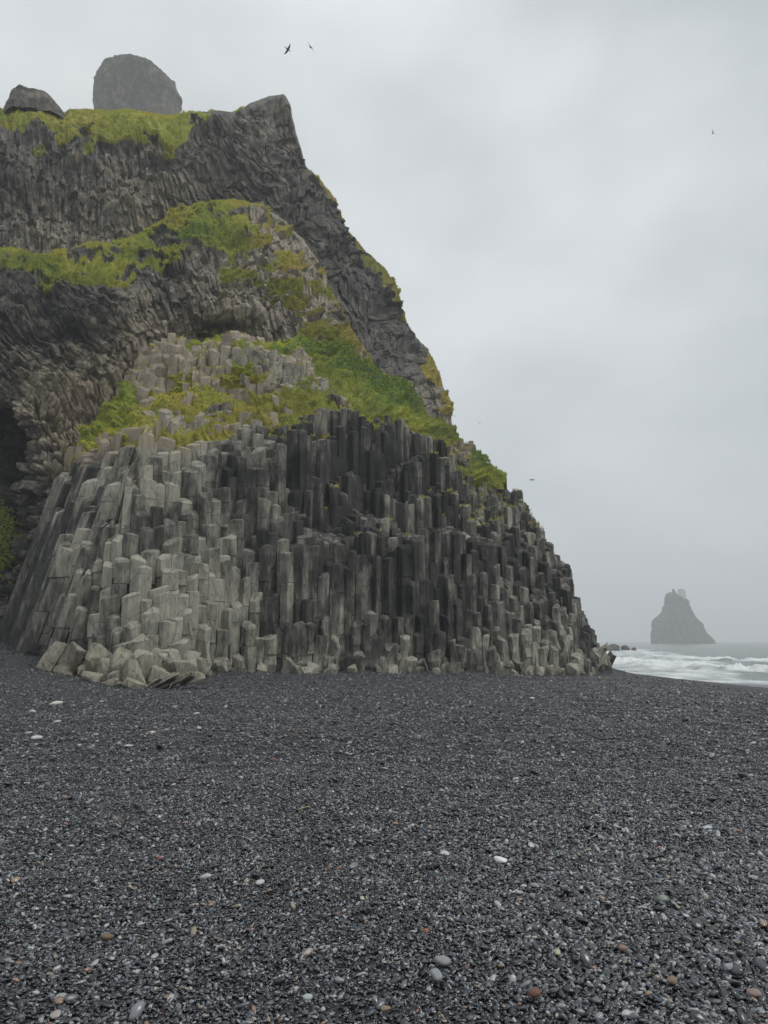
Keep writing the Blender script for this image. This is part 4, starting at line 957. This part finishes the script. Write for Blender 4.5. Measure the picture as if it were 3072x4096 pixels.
# ------------------------------------------------------------------ haze
bm = bmesh.new(); bmesh.ops.create_cube(bm, size=1); me = bpy.data.meshes.new('haze'); bm.to_mesh(me); bm.free()
hz = bpy.data.objects.new('haze', me); C.objects.link(hz)
x0, x1, y0, y1, z0, z1 = -2600, 7300, -70, 4550, -8.5, 440
hz.location = ((x0 + x1) / 2, (y0 + y1) / 2, (z0 + z1) / 2); hz.scale = (x1 - x0, y1 - y0, z1 - z0); tag(hz, kind='stuff')
m = bpy.data.materials.new('haze'); m.use_nodes = True; nt = m.node_tree; nt.nodes.clear()
ou = nt.nodes.new('ShaderNodeOutputMaterial'); pv = nt.nodes.new('ShaderNodeVolumePrincipled'); pv.inputs['Color'].default_value = (.93, .95, .97, 1); pv.inputs['Density'].default_value = .00062; pv.inputs['Anisotropy'].default_value = .0
nt.links.new(pv.outputs[0], ou.inputs['Volume']); me.materials.append(m)

# ------------------------------------------------------------------ light
w = bpy.data.worlds.new('World'); sc.world = w; w.use_nodes = True; nt = w.node_tree; nt.nodes.clear()
SUN_EL, SUN_ROT = math.radians(52), math.radians(110)
out = nt.nodes.new('ShaderNodeOutputWorld'); sky = nt.nodes.new('ShaderNodeTexSky'); sky.sky_type = 'NISHITA'; sky.sun_disc = False; sky.sun_elevation = SUN_EL; sky.sun_rotation = SUN_ROT
b1 = nt.nodes.new('ShaderNodeBackground'); b1.inputs[1].default_value = .08; nt.links.new(sky.outputs[0], b1.inputs[0])
tc = nt.nodes.new('ShaderNodeTexCoord'); mp = nt.nodes.new('ShaderNodeMapping'); mp.inputs['Scale'].default_value = (1, 1, 1.6); nt.links.new(tc.outputs['Generated'], mp.inputs[0])
no = nt.nodes.new('ShaderNodeTexNoise'); no.inputs['Scale'].default_value = 2.6; no.inputs['Detail'].default_value = 5; no.inputs['Roughness'].default_value = .45; nt.links.new(mp.outputs[0], no.inputs['Vector'])
cr = nt.nodes.new('ShaderNodeValToRGB'); cr.color_ramp.elements[0].position = .34; cr.color_ramp.elements[0].color = (.46, .50, .52, 1); cr.color_ramp.elements[1].position = .64; cr.color_ramp.elements[1].color = (.80, .83, .85, 1)
nt.links.new(no.outputs['Fac'], cr.inputs[0])
b2 = nt.nodes.new('ShaderNodeBackground'); b2.inputs[1].default_value = .90; 
sxyz = nt.nodes.new('ShaderNodeSeparateXYZ'); nt.links.new(tc.outputs['Generated'], sxyz.inputs[0])
mr = nt.nodes.new('ShaderNodeMapRange'); mr.inputs['From Min'].default_value = .68; mr.inputs['From Max'].default_value = .95; mr.inputs['To Min'].default_value = 1.0; mr.inputs['To Max'].default_value = 1.7; nt.links.new(sxyz.outputs[2], mr.inputs['Value'])
vm = nt.nodes.new('ShaderNodeVectorMath'); vm.operation = 'SCALE'; nt.links.new(cr.outputs[0], vm.inputs[0]); nt.links.new(mr.outputs[0], vm.inputs['Scale'])
nt.links.new(vm.outputs[0], b2.inputs[0])
mx = nt.nodes.new('ShaderNodeMixShader'); mx.inputs[0].default_value = .92; nt.links.new(b1.outputs[0], mx.inputs[1]); nt.links.new(b2.outputs[0], mx.inputs[2]); nt.links.new(mx.outputs[0], out.inputs[0])
sl = bpy.data.lights.new('sun', 'SUN'); sl.energy = 1.5; sl.angle = math.radians(12); sl.color = (1, .97, .93); so = bpy.data.objects.new('sun', sl); C.objects.link(so)
az = math.radians(215)   # over the viewer's right shoulder
dirv = Vector((math.cos(SUN_EL) * .93, -math.cos(SUN_EL) * .36, math.sin(SUN_EL)))
so.rotation_euler = dirv.to_track_quat('Z', 'Y').to_euler(); sky.sun_rotation = math.atan2(dirv.x, dirv.y)

# ------------------------------------------------------------------ camera
cd = bpy.data.cameras.new('camera'); co = bpy.data.objects.new('camera', cd); C.objects.link(co)
cd.sensor_fit = 'VERTICAL'; cd.sensor_height = 24; cd.lens = 24 * F / H; cd.clip_end = 8000; cd.clip_start = .05
co.location = (0, 0, EYE); co.rotation_euler = (math.pi / 2 + TH, 0, 0); sc.camera = co
sc.view_settings.view_transform = 'Standard'; sc.view_settings.look = 'None'; sc.view_settings.exposure = .27; sc.view_settings.gamma = 1
sc.render.engine = 'CYCLES'; sc.cycles.max_bounces = 6; sc.cycles.diffuse_bounces = 3; sc.cycles.glossy_bounces = 2; sc.cycles.volume_bounces = 1; sc.cycles.use_denoising = True
